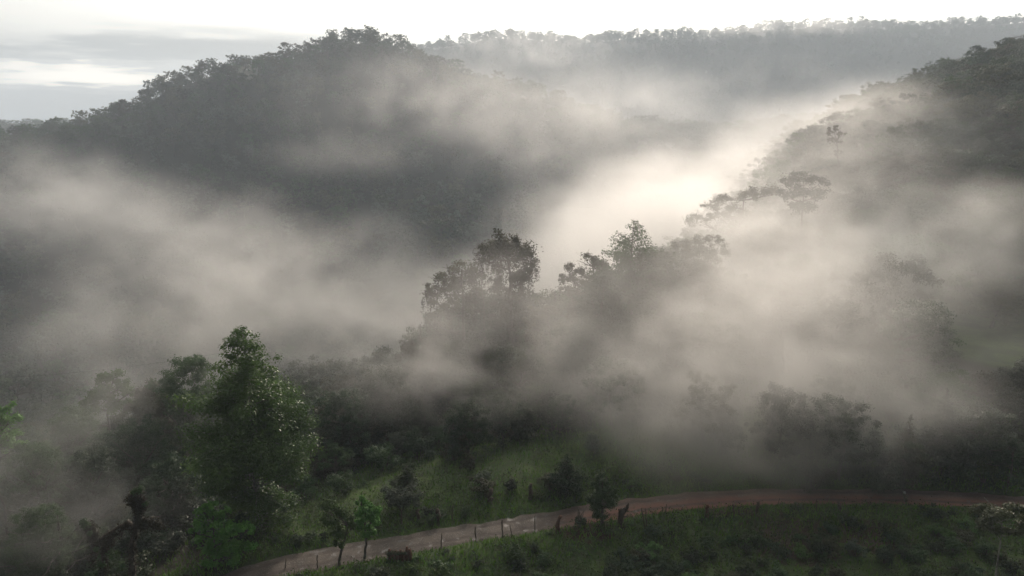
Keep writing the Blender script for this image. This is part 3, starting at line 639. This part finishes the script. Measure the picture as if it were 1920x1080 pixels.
# stump with a mossy mound, and the twisted stump with a broken bough
def stump_mound():
    p = atZ(752, 1050, .2); p[2] = gz(p[0], p[1]); rng = np.random.RandomState(5); r = thing('mossy_stump', 'broad mossy stump mound on the near verge, jagged at its right end', 'stump', p)
    m, l = MB(), MB()
    for i in range(7):
        x = -1.0 + i * .3; m.tube([(x, rng.randn() * .15, -.3), (x + .03, 0, .5), (x + rng.randn() * .06, rng.randn() * .05, .75 + .25 * rng.rand() + (i == 5) * .45)], [.22, .19, .08 + .04 * rng.rand()], 7)
    for i in range(6): l.clump((-1.1 + i * .3, -.1, .62 + .12 * rng.rand()), (.3, .3, .22), 110, .15, rng, .6)
    m.build('stump_wood', M['redpost'], r); l.build('moss', M['olive'], r)
    p = atZ(1164, 985, .2); p[2] = gz(p[0], p[1]); r = thing('broken_stump', 'dark twisted stump with a broken raised bough beside the pollard', 'stump', p)
    m, l = MB(), MB(); k = mpp(p[1])
    m.tube([(0, 0, -.3), (-.05, 0, .7), (.05, 0, 1.4), (.12, 0, 1.75)], [.30, .27, .30, .2], 8)
    m.tube([(.1, 0, 1.2), (.45, 0, 1.55), (.62, .05, 2.1), (.68, .05, 2.35)], [.16, .14, .12, .05], 6)
    m.tube([(.1, 0, .9), (.5, -.1, .95), (.62, -.1, 1.25)], [.1, .08, .04], 6)
    l.clump((0, 0, 1.5), (.35, .35, .3), 160, .14, rng, .3); l.clump((.3, 0, 1.65), (.3, .2, .3), 120, .13, rng, .3); l.clump((.55, 0, 1.85), (.2, .2, .3), 80, .13, rng, .3)
    m.build('stump_wood', M['post'], r); l.build('moss', M['moss'], r)
    p = atZ(1089, 985, .2); p[2] = gz(p[0], p[1]); r = thing('dead_shrub', 'dark twiggy dead shrub between the red-brown post and the pollard', 'shrub', p)
    m, l = MB(), MB()
    for i in range(12):
        a = rng.rand() * 6.28; h = .8 + 1.3 * rng.rand(); m.tube(curve3((0, 0, -.1), (math.cos(a) * .5, math.sin(a) * .5, h), (rng.randn() * .1, 0, .1), 5, rng), np.linspace(.05, .012, 5), 4)
    for i in range(6): l.clump((rng.randn() * .4, rng.randn() * .4, .4 + .3 * rng.rand()), (.35, .35, .3), 130, .16, rng, .4)
    m.build('twigs', M['bark'], r); l.build('foliage', M['dark'], r)
stump_mound()
# thin cable across the left hollow
cb = MB(); A, B = atY(-120, 712, 112), atY(470, 652, 100); t = np.linspace(0, 1, 40)[:, None]
cb.tube(A * (1 - t) + B * t - np.array([0, 0, 1.1]) * 4 * t * (1 - t),   .010, 4)
tag(cb.build('power_cable', M['cable']), 'thin dark cable strung across the misty left hollow', 'cable')
# ------------------------------------------------------------------ the forest
rng = np.random.RandomState(3)
VAR = {}
def variants(kind, n, fn):
    VAR[kind] = []
    for i in range(n):
        T, L = fn(i); VAR[kind].append((mesh_from('trunk', np.vstack(T.V), np.vstack(T.F), M['bark'], True), (np.vstack(L.V), np.vstack(L.F))))
variants('round', 5, lambda i: broadleaf(14, 11 + i % 3, 100 + i, 24000, .30, .30, .22, 24))
variants('umbrella', 4, lambda i: broadleaf(16, 12 + i % 2, 120 + i, 20000, .30, .6, .44, 18, 1.0))
variants('slender', 3, lambda i: slim_mossy(14, 5.5, 140 + i, 9000, .25))
variants('pointed', 2, lambda i: conical(15, 8.5, 150 + i, 14000, .25, whorls=16))
crown_cache = {}
def crown_mesh(kind, i, mat):
    k = (kind, i, mat)
    if k not in crown_cache: crown_cache[k] = mesh_from('crown', *VAR[kind][i][1], M[mat])
    return crown_cache[k]
def scatter(n, x0, x1, y0, y1, dmin, ok):
    """dart throwing on a hash grid"""
    P, grid = [], {}
    xs, ys = rng.uniform(x0, x1, n), rng.uniform(y0, y1, n); keep = ok(xs, ys)
    for x, y in zip(xs[keep], ys[keep]):
        d = dmin; i, j = int(x // d), int(y // d)
        if any((x - a) ** 2 + (y - b) ** 2 < d * d for u in (-1, 0, 1) for v in (-1, 0, 1) for a, b in grid.get((i + u, j + v), ())): continue
        grid.setdefault((i, j), []).append((x, y)); P.append((x, y))
    return np.array(P).reshape(-1, 2)
def ok_near(x, y):
    k = np.ones(x.shape, bool)
    k &= ~((x > -16) & (x < -4) & (y < 78)) & ~((x >= -4) & (x < 20) & (y < 83)) & ~((x >= 20) & (x < 32) & (y < 75)) & ~((x >= 32) & (y < 71)) & ~((x <= -16) & (y < 72 + .25 * (x + 16)))
    k &= ((x + 6 - 100) / 20) ** 2 + ((y - 134) / 27) ** 2 > 1                      # the green clearing
    px, py, d = proj(x, y, ground_z(x, y) + 6)
    return k & (px > -120) & (px < 2040)
P1 = scatter(60000, -150, 300, 62, 430, 6.0, ok_near)
z1 = ground_z(P1[:, 0], P1[:, 1])
hts = 10.5 + 7.5 * rng.rand(len(P1)) ** 1.3
hts *= np.where(P1[:, 1] < 92, .48, np.where(P1[:, 1] < 112, .68, 1)) * np.where((P1[:, 0] < -20) & (P1[:, 1] < 130), .8, 1)
hts = np.where((P1[:, 0] < -8) & (P1[:, 0] > -36) & (P1[:, 1] < 84), np.minimum(hts, 4.5), hts)
px, pyb, dd = proj(P1[:, 0], P1[:, 1], z1); _, pyt, _ = proj(P1[:, 0], P1[:, 1], z1 + hts)
wpx = 5.0 * FPX / dd
bad = np.zeros(len(P1), bool)
for a, b_, c, d_, Y in CLEAR:
    bad |= (px + wpx > a) & (px - wpx < b_) & (pyb > c) & (pyt < d_) & (P1[:, 1] < Y + 4) & ((pyt < c + .62 * (d_ - c)))
P1, z1, hts, px, pyt, dd = P1[~bad], z1[~bad], hts[~bad], px[~bad], pyt[~bad], dd[~bad]
order = np.argsort(dd / hts); NI = 250
indiv, rest1 = order[:NI], order[NI:]
kinds = ['round', 'umbrella', 'slender', 'pointed']
NAMES = dict(round='broadleaf_tree', umbrella='umbrella_tree', slender='slender_tree', pointed='conical_tree')
LOOK = dict(round='round-headed', umbrella='flat umbrella-topped', slender='slim leaf-clad', pointed='pointed')
TONE = dict(dark='dark green', mid='mid green', olive='olive-brown', grey='grey-green', glossy='glossy-leaved')
def where(x, y, p):
    if x < -14: return 'in the misty hollow left of the front tree' if p < 480 else 'in the misty hollow behind the front tree' if y < 105 else 'on the valley edge below the umbrella cluster'
    if y < 100: return 'just behind the road, at the forest edge'
    if y < 130: return 'around the umbrella cluster' if p < 1150 else 'on the lower right slope' if p < 1600 else 'beside the green clearing'
    if y < 190: return 'halfway up the right slope' if p > 1250 else 'behind the umbrella cluster'
    return 'on the upper right slope'
for i in indiv:
    x, y = P1[i]; u = rng.rand()
    kd = kinds[0] if u < .5 else kinds[1] if u < .8 else kinds[2] if u < .92 else kinds[3]
    v = rng.randint(len(VAR[kd])); u = rng.rand()
    mt = ('glossy' if x > 40 and u < .4 else 'dark' if u < .3 else 'mid' if u < .6 else 'olive' if u < .85 else 'grey')
    s = hts[i] / 14.5
    wh = where(x, y, px[i])
    r = thing(NAMES[kd], f'{LOOK[kd]} {TONE[mt]} tree {wh}', 'tree', (x, y, z1[i] - .2), rng.rand() * 6.28, 'forest trees ' + wh)
    r.scale = (s * rng.uniform(.9, 1.15), s * rng.uniform(.9, 1.15), s)
    link('trunk', VAR[kd][v][0], r); link('crown', crown_mesh(kd, v, mt), r)
# trees that carry the outline of the misty masses
def place(kd, v, px_, top, Y, mt, label, wide=1.0):
    wm = wide * 105 * mpp(Y) / (9 if kd == 'pointed' else 12.5)
    q = atY(px_, top, Y); b_ = gz(q[0], Y); s_ = max(3.0, q[2] - b_ + .3) / (15.2 if kd in ('umbrella', 'pointed') else 13.8)
    r = thing(NAMES[kd], label, 'tree', (q[0], Y, b_ - .2), rng.rand() * 6.28)
    T_ = link('trunk', VAR[kd][v][0], r); T_.scale = (1, 1, s_)
    c1 = link('crown', crown_mesh(kd, v, mt), r, (0, 0, s_ * 14 - wm * 14 if s_ > wm else 0)); c1.scale = (wm, wm, min(wm, s_))
    if s_ > wm * 1.25:
        v2 = (v + 1) % len(VAR[kd]); c2 = link('crown', crown_mesh(kd, v2, mt), r, (0, 0, max(0, s_ * 14 - wm * 14 - 6.5 * wm)), ); c2.scale = (wm * 1.05, wm * 1.05, wm * .95); c2.rotation_euler = (0, 0, 1.3)
for a_ in [('round', 0, 1132, 515, 103, 'dark', 'broad dark tree below the pointed misty tree, left of it'), ('round', 1, 1235, 478, 106, 'mid', 'tall rounded tree right beside the pointed misty tree'),
           ('round', 2, 1310, 452, 112, 'olive', 'highest round tree of the central misty mass, right end'), ('round', 3, 1280, 545, 98, 'dark', 'dark round tree low in the central misty mass'),
           ('round', 4, 1080, 612, 97, 'dark', 'dark round tree under the flat-topped tree'), ('round', 1, 1180, 600, 96, 'dark', 'dark tree at the foot of the pointed misty tree', 1.2),
           ('round', 0, 1370, 520, 104, 'mid', 'round tree between the central mass and the bare-boled tree'), ('umbrella', 1, 1400, 430, 132, 'olive', 'umbrella tree rising over the right end of the central mass'),
           ('round', 2, 1565, 565, 108, 'dark', 'dark bulky tree right of the bare-boled tree', 1.1),
           ('round', 4, 980, 660, 96, 'dark', 'dark tree at the foot of the tallest umbrella tree', 1.2), ('round', 0, 890, 650, 100, 'dark', 'dark tree under the mossy bearded tree', 1.2), ('round', 2, 800, 640, 104, 'olive', 'olive tree left of the mossy bearded tree'),
           ('round', 3, 720, 700, 90, 'dark', 'dark tree right behind the tallest front tree', 1.2), ('round', 1, 640, 740, 84, 'dark', 'shaded tree touching the right side of the tallest front tree'),
           ('round', 4, 345, 680, 88, 'mid', 'broad hazy tree against the left side of the tallest front tree', 1.2), ('round', 0, 285, 725, 92, 'olive', 'hazy round tree right of the pale round-headed tree'), ('round', 1, 140, 775, 88, 'mid', 'hazy round tree left of the pale round-headed tree'),
           ('round', 2, 250, 800, 80, 'dark', 'dark round tree under the pale round-headed tree', 1.2), ('round', 3, 175, 850, 72, 'grey', 'grey-green tree with long leaves above the crooked dead tree', 1.1), ('round', 4, 70, 840, 74, 'mid', 'hazy tree between the left edge and the grey-green tree', 1.1),
           ('round', 0, 320, 865, 70, 'dark', 'dark tree between the crooked dead tree and the tallest front tree', 1.2), ('round', 1, 70, 960, 60, 'mid', 'hazy green tree low in the left corner'),
           ('round', 2, 1900, 360, 150, 'mid', 'green tree cut by the right edge above the clearing'), ('round', 1, 1870, 525, 140, 'olive', 'brown-leaved tree on the upper rim of the green clearing'), ('round', 3, 1845, 770, 74, 'glossy', 'glossy-leaved tree glinting at the right edge above the road', 1.2),
           ('round', 0, 1735, 760, 84, 'dark', 'dark tree between the two round trees above the road', 1.1)]:
    place(*a_)
# far forest: past the first few hundred trees it reads as one mass
def ok_far(x, y):
    r_ = np.hypot(x, y)
    px_, py_, d = proj(x, y, ground_z(x, y) + 8)
    return (np.abs(px_ - 960) < 1080) & (py_ < 1150) & (r_ > 165)
P2 = scatter(42000, -620, 420, 150, 1120, 9.0, ok_far)
if len(rest1):
    near_in = P1[order]; 
    dmin = np.array([((near_in - p) ** 2).sum(1).min() for p in P2]); P2 = P2[dmin > 49]
P3 = scatter(30000, -1100, 1750, 1250, 2150, 15.0, lambda x, y: np.abs(proj(x, y, 100 + 0 * x)[0] - 960) < 1040)
# young trees and shrubs filling the gaps between the near trees
P4 = scatter(26000, -110, 130, 60, 175, 3.6, ok_near)
px4, pyb4, d4 = proj(P4[:, 0], P4[:, 1], ground_z(P4[:, 0], P4[:, 1]))
_, pyt4, _ = proj(P4[:, 0], P4[:, 1], ground_z(P4[:, 0], P4[:, 1]) + 5)
k4 = np.zeros(len(P4), bool)
for a, b_, c, d_, Y in CLEAR: k4 |= (px4 + 40 > a) & (px4 - 40 < b_) & (pyb4 > c) & (pyt4 < c + .62 * (d_ - c)) & (P4[:, 1] < Y + 4)
P4 = P4[~k4]
nr1 = P1[rest1] if len(rest1) else np.zeros((0, 2))
far_pts = np.vstack([P2, P3, nr1, P4]); far_z = ground_z(far_pts[:, 0], far_pts[:, 1]) - .4
NF, NN, NS = 8, 8, 4
pick = np.concatenate([rng.randint(0, NF, len(P2) + len(P3)), NF + rng.randint(0, NN, len(nr1)), NF + NN + rng.randint(0, NS, len(P4))]).astype(np.int32)
scl = np.concatenate([(.5 + 1.0 * rng.rand(len(P2)) ** 1.6) * 1.05, .5 + 1.4 * rng.rand(len(P3)) ** 1.5, hts[rest1] / 14.0 if len(rest1) else np.zeros(0), rng.uniform(.55, 1.25, len(P4))]).astype(np.float32)
src = bpy.data.collections.new('forest_kinds')
FM = ['dark', 'olive', 'mid', 'dark', 'grey', 'olive', 'mid', 'grey']
for i in range(NF + NN + NS):
    if i < 5: T, L = broadleaf(13 + i % 3, 10 + i % 4, 200 + i, 1300, .85, .4, .3, 13)
    elif i < NF: T, L = broadleaf(15 + i % 2, 11, 200 + i, 1500, .8, .45, .4, 13, 1.0)
    elif i < NF + 5: T, L = broadleaf(13 + i % 3, 11, 200 + i, 11000, .32, .35, .25, 18)
    elif i < NF + NN: T, L = broadleaf(15, 12, 200 + i, 9500, .32, .7, .5, 14, 1.1)
    else: T, L = bush(5, 5.5, 200 + i, 5000, .22)
    m = MB(); m.add(np.vstack(L.V), np.vstack(L.F))
    me = mesh_from('forest_tree', np.vstack([np.vstack(L.V), np.vstack(T.V)]), np.vstack([np.vstack(L.F), np.vstack(T.F) + L.n]), M[FM[i % 8]])
    me.materials.append(M['bark'])
    mi = np.zeros(len(me.polygons), np.int32); mi[len(np.vstack(L.F)):] = 1; me.polygons.foreach_set('material_index', mi)
    src.objects.link(bpy.data.objects.new('forest_tree_%02d' % i, me))
fm = bpy.data.meshes.new('forest'); fm.vertices.add(len(far_pts)); fm.vertices.foreach_set('co', np.c_[far_pts, far_z].astype(np.float32).ravel())
fm.attributes.new('pick', 'INT', 'POINT').data.foreach_set('value', pick); fm.attributes.new('scl', 'FLOAT', 'POINT').data.foreach_set('value', scl); fm.update()
fo = tag(link('forest', fm), 'dense cloud forest covering the misty far hillsides', None, None, 'stuff')
def GN(name):
    g = bpy.data.node_groups.new(name, 'GeometryNodeTree')
    g.interface.new_socket('Geometry', in_out='INPUT', socket_type='NodeSocketGeometry'); g.interface.new_socket('Geometry', in_out='OUTPUT', socket_type='NodeSocketGeometry')
    return g, g.nodes.new('NodeGroupInput'), g.nodes.new('NodeGroupOutput')
g, gi, go = GN('forest_scatter')
ip = N(g, 'GeometryNodeInstanceOnPoints'); ci = N(g, 'GeometryNodeCollectionInfo'); ci.inputs['Collection'].default_value = src
ci.inputs['Separate Children'].default_value = True; ci.inputs['Reset Children'].default_value = True
ip.inputs['Pick Instance'].default_value = True
rv = N(g, 'FunctionNodeRandomValue', data_type='FLOAT_VECTOR'); rv.inputs[0].default_value = (0, 0, 0); rv.inputs[1].default_value = (0.12, 0.12, 6.28)
na = N(g, 'GeometryNodeInputNamedAttribute', data_type='INT'); na.inputs[0].default_value = 'pick'
nb = N(g, 'GeometryNodeInputNamedAttribute', data_type='FLOAT'); nb.inputs[0].default_value = 'scl'
g.links.new(na.outputs[0], ip.inputs['Instance Index']); g.links.new(nb.outputs[0], ip.inputs['Scale'])
g.links.new(gi.outputs[0], ip.inputs['Points']); g.links.new(ci.outputs[0], ip.inputs['Instance'])
g.links.new(rv.outputs[0], ip.inputs['Rotation']); g.links.new(ip.outputs[0], go.inputs[0])
fo.modifiers.new('scatter', 'NODES').node_group = g
# ------------------------------------------------------------------ bushes, weeds and grass near the road
def along_road(off, n, x0, x1):
    k = rng.randint(0, 159, n * 3); t = rng.rand(n * 3)[:, None]; p = road_p[k] * (1 - t) + road_p[k + 1] * t
    p = p + nrm[k] * (off[0] + (off[1] - off[0]) * rng.rand(n * 3))[:, None]
    return p[(p[:, 0] > x0) & (p[:, 0] < x1)][:n]
BV = [bush(1.3, 2.0, 300 + i, 1500, .13) for i in range(6)]
BT = [mesh_from('stems', np.vstack(T.V), np.vstack(T.F), M['bark']) for T, L in BV]
bcache = {}
BV += [bush(1.5, 2.0, 320 + i, 3200, .11) for i in range(3)]
BT += [mesh_from('stems', np.vstack(T.V), np.vstack(T.F), M['bark']) for T, L in BV[6:]]
def low_bush(x, y, s, mt, label, group):
    i = rng.randint(6) if s < 1.15 else 6 + rng.randint(3); k = (i, mt)
    if k not in bcache: bcache[k] = mesh_from('foliage', np.vstack(BV[i][1].V), np.vstack(BV[i][1].F), M[mt])
    r = thing('low_bush', label, 'bush', (x, y, gz(x, y) - .08), rng.rand() * 6.28, group); r.scale = (s * rng.uniform(.8, 1.3), s * rng.uniform(.8, 1.3), s * rng.uniform(.7, 1.1))
    link('stems', BT[i], r); link('foliage', bcache[k], r)
TB = dict(dark='dark', mid='mid green', light='bright green', olive='brownish', grey='grey-green')
for x, y in along_road((2.6, 4.2), 34, -22, 45):
    mt = rng.choice(['mid', 'dark', 'olive', 'light']); low_bush(x, y, rng.uniform(.5, .9), mt, f'low {TB[mt]} hedge bush on the far road verge', 'hedge bushes on the far verge')
for x, y in along_road((7, 20), 26, -14, 60):
    mt = rng.choice(['mid', 'dark', 'olive', 'grey']); low_bush(x, y, rng.uniform(.7, 1.5), mt, f'{TB[mt]} bush scattered on the grassy bank beyond the road', 'bushes on the grassy bank')
for x, y in along_road((-14, -2.6), 190, -20, 46):
    mt = rng.choice(['mid', 'dark', 'olive', 'grey', 'light'], p=[.36, .36, .13, .04, .11]); low_bush(x, y, rng.uniform(.5, 1.1) * (.5 if road_dist(np.array([x]), np.array([y]))[0] < 4 else 1.1), mt, f'low {TB[mt]} bush in the rough ground below the road', 'low bushes below the road')
for x, y in [q for q in np.c_[rng.uniform(-50, -24, 60), rng.uniform(47, 70, 60)] if not (q[1] < 58 and -36 < q[0] < -24)]:
    mt = rng.choice(['mid', 'dark', 'grey']); low_bush(x, y, rng.uniform(1.2, 2.6), mt, f'large {TB[mt]} bush in the misty thicket, lower left', 'thicket bushes in the lower left')
def cover(name, label, mat, n, size, per, dens, hgt, seed):
    rg = np.random.RandomState(seed); x, y = rg.uniform(-52, 90, n), rg.uniform(36, 105, n)
    rd = road_dist(x, y); k = dens(x, y, rd, rg); x, y = x[k], y[k]
    px_, py_, _ = proj(x, y, ground_z(x, y)); k = (px_ > -40) & (px_ < 1960) & (py_ < 1130); x, y = x[k], y[k]
    z = ground_z(x, y); m = MB(); nn = len(x); hv = hgt * (.4 + 1.1 * rg.rand(nn)) * (.5 + fbm(x / 2.2, y / 2.2, 2))
    for j in range(per):
        c = np.c_[x + rg.randn(nn) * size * .8, y + rg.randn(nn) * size * .8, z + hv * rg.rand(nn)]
        m.leaves(c, rg.randn(nn, 3) * [.8, .8, .4] + [0, 0, .55], size, rg, .45)
    tag(m.build(name, M[mat]), label, None, None, 'stuff')
cover('undergrowth', 'tangled leafy weeds covering the ground below and beyond the road', 'weeds', 95000, .19, 5, lambda x, y, rd, rg: (rd > 1.9) & ((y < 72) | (rg.rand(len(x)) < .35)) & (rg.rand(len(x)) < .12 + .9 * sstep(fbm(x / 4, y / 4, 3), .42, .58)), .75, 61)
def grass(n, seed):
    rg = np.random.RandomState(seed); x, y = rg.uniform(-40, 85, n), rg.uniform(38, 100, n)
    rd = road_dist(x, y); k = (rd > 1.25 + .75 * fbm(x / 1.3, y / 1.3, 3)) & (rg.rand(n) < .25 + .75 * (1 - sstep(rd, 2, 9))); x, y = x[k], y[k]
    px_, py_, _ = proj(x, y, ground_z(x, y)); k = (px_ > -40) & (px_ < 1960) & (py_ < 1130); x, y = x[k], y[k]
    z = ground_z(x, y); nn = len(x); m = MB(); h = .18 + .32 * rg.rand(nn) * (.4 + 1.2 * fbm(x / 3, y / 3, 2))
    a = rg.rand(nn) * 6.28; ln = rg.randn(nn, 2) * .14; wd = .035 + .03 * rg.rand(nn)
    ux, uy = np.cos(a) * wd, np.sin(a) * wd
    V = np.stack([np.c_[x - ux, y - uy, z - .03], np.c_[x + ux, y + uy, z - .03], np.c_[x + ux * .4 + ln[:, 0], y + uy * .4 + ln[:, 1], z + h], np.c_[x - ux * .4 + ln[:, 0], y - uy * .4 + ln[:, 1], z + h * .96]], 1).reshape(-1, 3)
    m.add(V, np.arange(4 * nn).reshape(-1, 4)); tag(m.build('grass', M['grass']), 'short green grass on both road verges and the bank', None, None, 'stuff')
grass(150000, 62)
# ------------------------------------------------------------------ haze and mist
def haze_mat(name, dens, col, aniso, attr=True):
    m = new_mat(name); t = m.node_tree; p = N(t, 'ShaderNodeVolumePrincipled')
    p.inputs['Color'].default_value = (*col, 1); p.inputs['Density'].default_value = dens; p.inputs['Anisotropy'].default_value = aniso
    if not attr: p.inputs['Density Attribute'].default_value = ''
    o = N(t, 'ShaderNodeOutputMaterial'); t.links.new(p.outputs[0], o.inputs['Volume']); return m
hb = MB(); x0, x1, y0, y1, z0, z1_ = -4600, 4600, -4600, 4600, -140, 350
hb.add([(x, y, z) for z in (z0, z1_) for y in (y0, y1) for x in (x0, x1)], [(0, 2, 3, 1), (4, 5, 7, 6), (0, 1, 5, 4), (2, 6, 7, 3), (0, 4, 6, 2), (1, 3, 7, 5)])
tag(hb.build('haze', haze_mat('haze', 0.00030, (.785, .885, .99), .2, False)), kind='stuff')
def mist(label, blobs, voxel, nscale, lo, hi, dens, aniso=.65, seed=0, detail=4, stretch=(1, 1, 1.5), floor=.06):
    """a drifting bank of mist: density grid of soft-edged puffs torn by noise, in world metres; blobs = (centre, radii, weight)"""
    c = np.array([b[0] for b in blobs], float); r = np.array([b[1] for b in blobs], float)
    lo_, hi_ = (c - r).min(0), (c + r).max(0)
    g, gi, go = GN('mist_field')
    vc = N(g, 'GeometryNodeVolumeCube'); vc.inputs['Min'].default_value = lo_; vc.inputs['Max'].default_value = hi_
    for k, a in enumerate('XYZ'): vc.inputs['Resolution ' + a].default_value = max(8, int((hi_ - lo_)[k] / voxel))
    pos = N(g, 'GeometryNodeInputPosition')
    ml = N(g, 'ShaderNodeVectorMath', operation='MULTIPLY_ADD'); g.links.new(pos.outputs[0], ml.inputs[0]); ml.inputs[1].default_value = stretch; ml.inputs[2].default_value = (seed * 37., seed * 11., seed * 5.)
    nz = N(g, 'ShaderNodeTexNoise'); nz.inputs['Scale'].default_value = 1 / nscale; nz.inputs['Detail'].default_value = detail; nz.inputs['Roughness'].default_value = .68; nz.inputs['Distortion'].default_value = .35
    g.links.new(ml.outputs[0], nz.inputs['Vector'])
    tot = None
    for cc, rd, w in blobs:
        sb = N(g, 'ShaderNodeVectorMath', operation='SUBTRACT'); g.links.new(pos.outputs[0], sb.inputs[0]); sb.inputs[1].default_value = cc
        dv = N(g, 'ShaderNodeVectorMath', operation='DIVIDE'); g.links.new(sb.outputs[0], dv.inputs[0]); dv.inputs[1].default_value = rd
        ln = N(g, 'ShaderNodeVectorMath', operation='LENGTH'); g.links.new(dv.outputs[0], ln.inputs[0])
        v = maprange(g, ln.outputs['Value'], .15, 1.0, w, 0)
        tot = v if tot is None else math_n(g, 'ADD', tot, v)
    n = maprange(g, nz.outputs['Fac'], lo, hi, floor, 1.0)
    g.links.new(math_n(g, 'MULTIPLY', tot, n), vc.inputs['Density'])
    sm = N(g, 'GeometryNodeSetMaterial'); mt = haze_mat('mist', dens, (1.0, .985, .965), aniso); sm.inputs['Material'].default_value = mt
    g.links.new(vc.outputs[0], sm.inputs['Geometry']); g.links.new(sm.outputs[0], go.inputs[0])
    b = MB(); cs = [(x, y, z) for z in (lo_[2], hi_[2]) for y in (lo_[1], hi_[1]) for x in (lo_[0], hi_[0])]
    b.add(cs, [(0, 2, 3, 1), (4, 5, 7, 6), (0, 1, 5, 4), (2, 6, 7, 3), (0, 4, 6, 2), (1, 3, 7, 5)])
    o = b.build('mist', mt); tag(o, label, None, None, 'stuff'); o.modifiers.new('density', 'NODES').node_group = g
    return o
def B_(px, py, Y, rx, ry, rz, w=1.0):
    return (tuple(float(v) for v in atY(px, py, Y)), (rx, ry, rz), w)
mist('pale mist filling the left hollow and valley', [B_(330, 440, 250, 60, 60, 24, .8), B_(430, 530, 210, 60, 60, 26, 1), B_(600, 590, 175, 50, 40, 20, 1), B_(250, 600, 190, 60, 50, 18, .6), B_(40, 350, 400, 80, 80, 34, .65), B_(190, 400, 330, 60, 70, 28, .6), B_(700, 490, 250, 30, 40, 22, .7), B_(150, 700, 150, 50, 40, 14, .6)], 2.5, 26, .42, .58, .014, seed=1, detail=6)
mist('bright sunlit mist rising behind the right slope to the hill shoulder', [B_(1190, 400, 290, 50, 70, 30, 1.1), B_(1330, 345, 320, 50, 70, 28, 1.1), B_(1480, 265, 350, 50, 70, 28, .5), B_(1040, 470, 260, 40, 60, 28, .9), B_(900, 560, 200, 36, 40, 20, .8), B_(1120, 500, 220, 36, 40, 24, .9), B_(1400, 380, 230, 30, 40, 22, .8), B_(1540, 280, 270, 34, 40, 22, .55), B_(1660, 200, 330, 40, 50, 20, .25),
    B_(1060, 240, 560, 130, 120, 65, .16), B_(1180, 190, 640, 110, 100, 50, .10), B_(860, 180, 640, 120, 90, 55, .13), B_(700, 200, 600, 120, 80, 60, .10), B_(1330, 250, 480, 70, 80, 30, .09), B_(640, 290, 520, 90, 60, 22, .12)], 4.0, 44, .40, .60, .022, seed=2, detail=6, floor=.16)
mist('grey mist drifting across the right slope trees', [B_(1230, 590, 85, 20, 13, 10, .65), B_(1400, 600, 84, 20, 13, 12, .95), B_(1340, 750, 75, 20, 11, 10, 2.0), B_(1200, 760, 76, 14, 10, 7, .9), B_(1560, 570, 88, 20, 13, 11, .8), B_(1110, 680, 86, 14, 10, 9, .9), B_(1570, 730, 74, 18, 11, 9, 1.2), B_(1500, 430, 120, 28, 16, 14, .6), B_(1400, 440, 112, 20, 12, 9, .6), B_(1560, 330, 170, 34, 20, 17, .28), B_(1700, 260, 200, 36, 20, 18, .07), B_(1810, 260, 210, 34, 20, 18, .09), B_(1880, 410, 140, 20, 14, 14, .3), B_(1640, 215, 270, 36, 24, 16, .22), B_(1780, 470, 110, 22, 14, 14, .8), B_(1660, 520, 112, 18, 12, 12, .6), B_(1300, 480, 98, 20, 8, 10, .4), B_(940, 570, 100, 18, 10, 11, .55), B_(1700, 760, 74, 16, 10, 8, .6), B_(1850, 640, 90, 14, 10, 8, .5)], 1.1, 10, .39, .59, .062, seed=3, detail=6, floor=.26)
mist('thin mist along the forest edge behind the front tree', [B_(770, 640, 90, 16, 9, 8, .9), B_(640, 640, 92, 14, 9, 8, .7), B_(880, 720, 83, 15, 8, 7, .9), B_(760, 720, 84, 14, 8, 6, .6), B_(300, 740, 84, 20, 9, 7, .7), B_(30, 900, 62, 12, 6, 7, .8), B_(10, 1020, 52, 9, 6, 5, .8), B_(1430, 870, 68, 20, 7, 5, 1.4), B_(120, 800, 76, 18, 7, 6, .6), B_(220, 950, 63, 10, 4.5, 5, 1.0)], 1.0, 8, .42, .58, .050, seed=4, detail=6)
mist('torn wisps before the far blue ridge', [B_(1450, 170, 1020, 200, 120, 70, .5), B_(1680, 190, 1020, 160, 120, 60, .5), B_(1230, 200, 1040, 110, 130, 80, .6), B_(1480, 50, 1800, 300, 160, 32, 1.6), B_(1000, 90, 1600, 240, 160, 60, 1.2)], 9, 60, .45, .62, .0026, seed=6, detail=6)
mist('small bright puff on the hill ridge', [B_(465, 138, 760, 16, 14, 10, 1)], 2.0, 10, .36, .58, .05, seed=7)
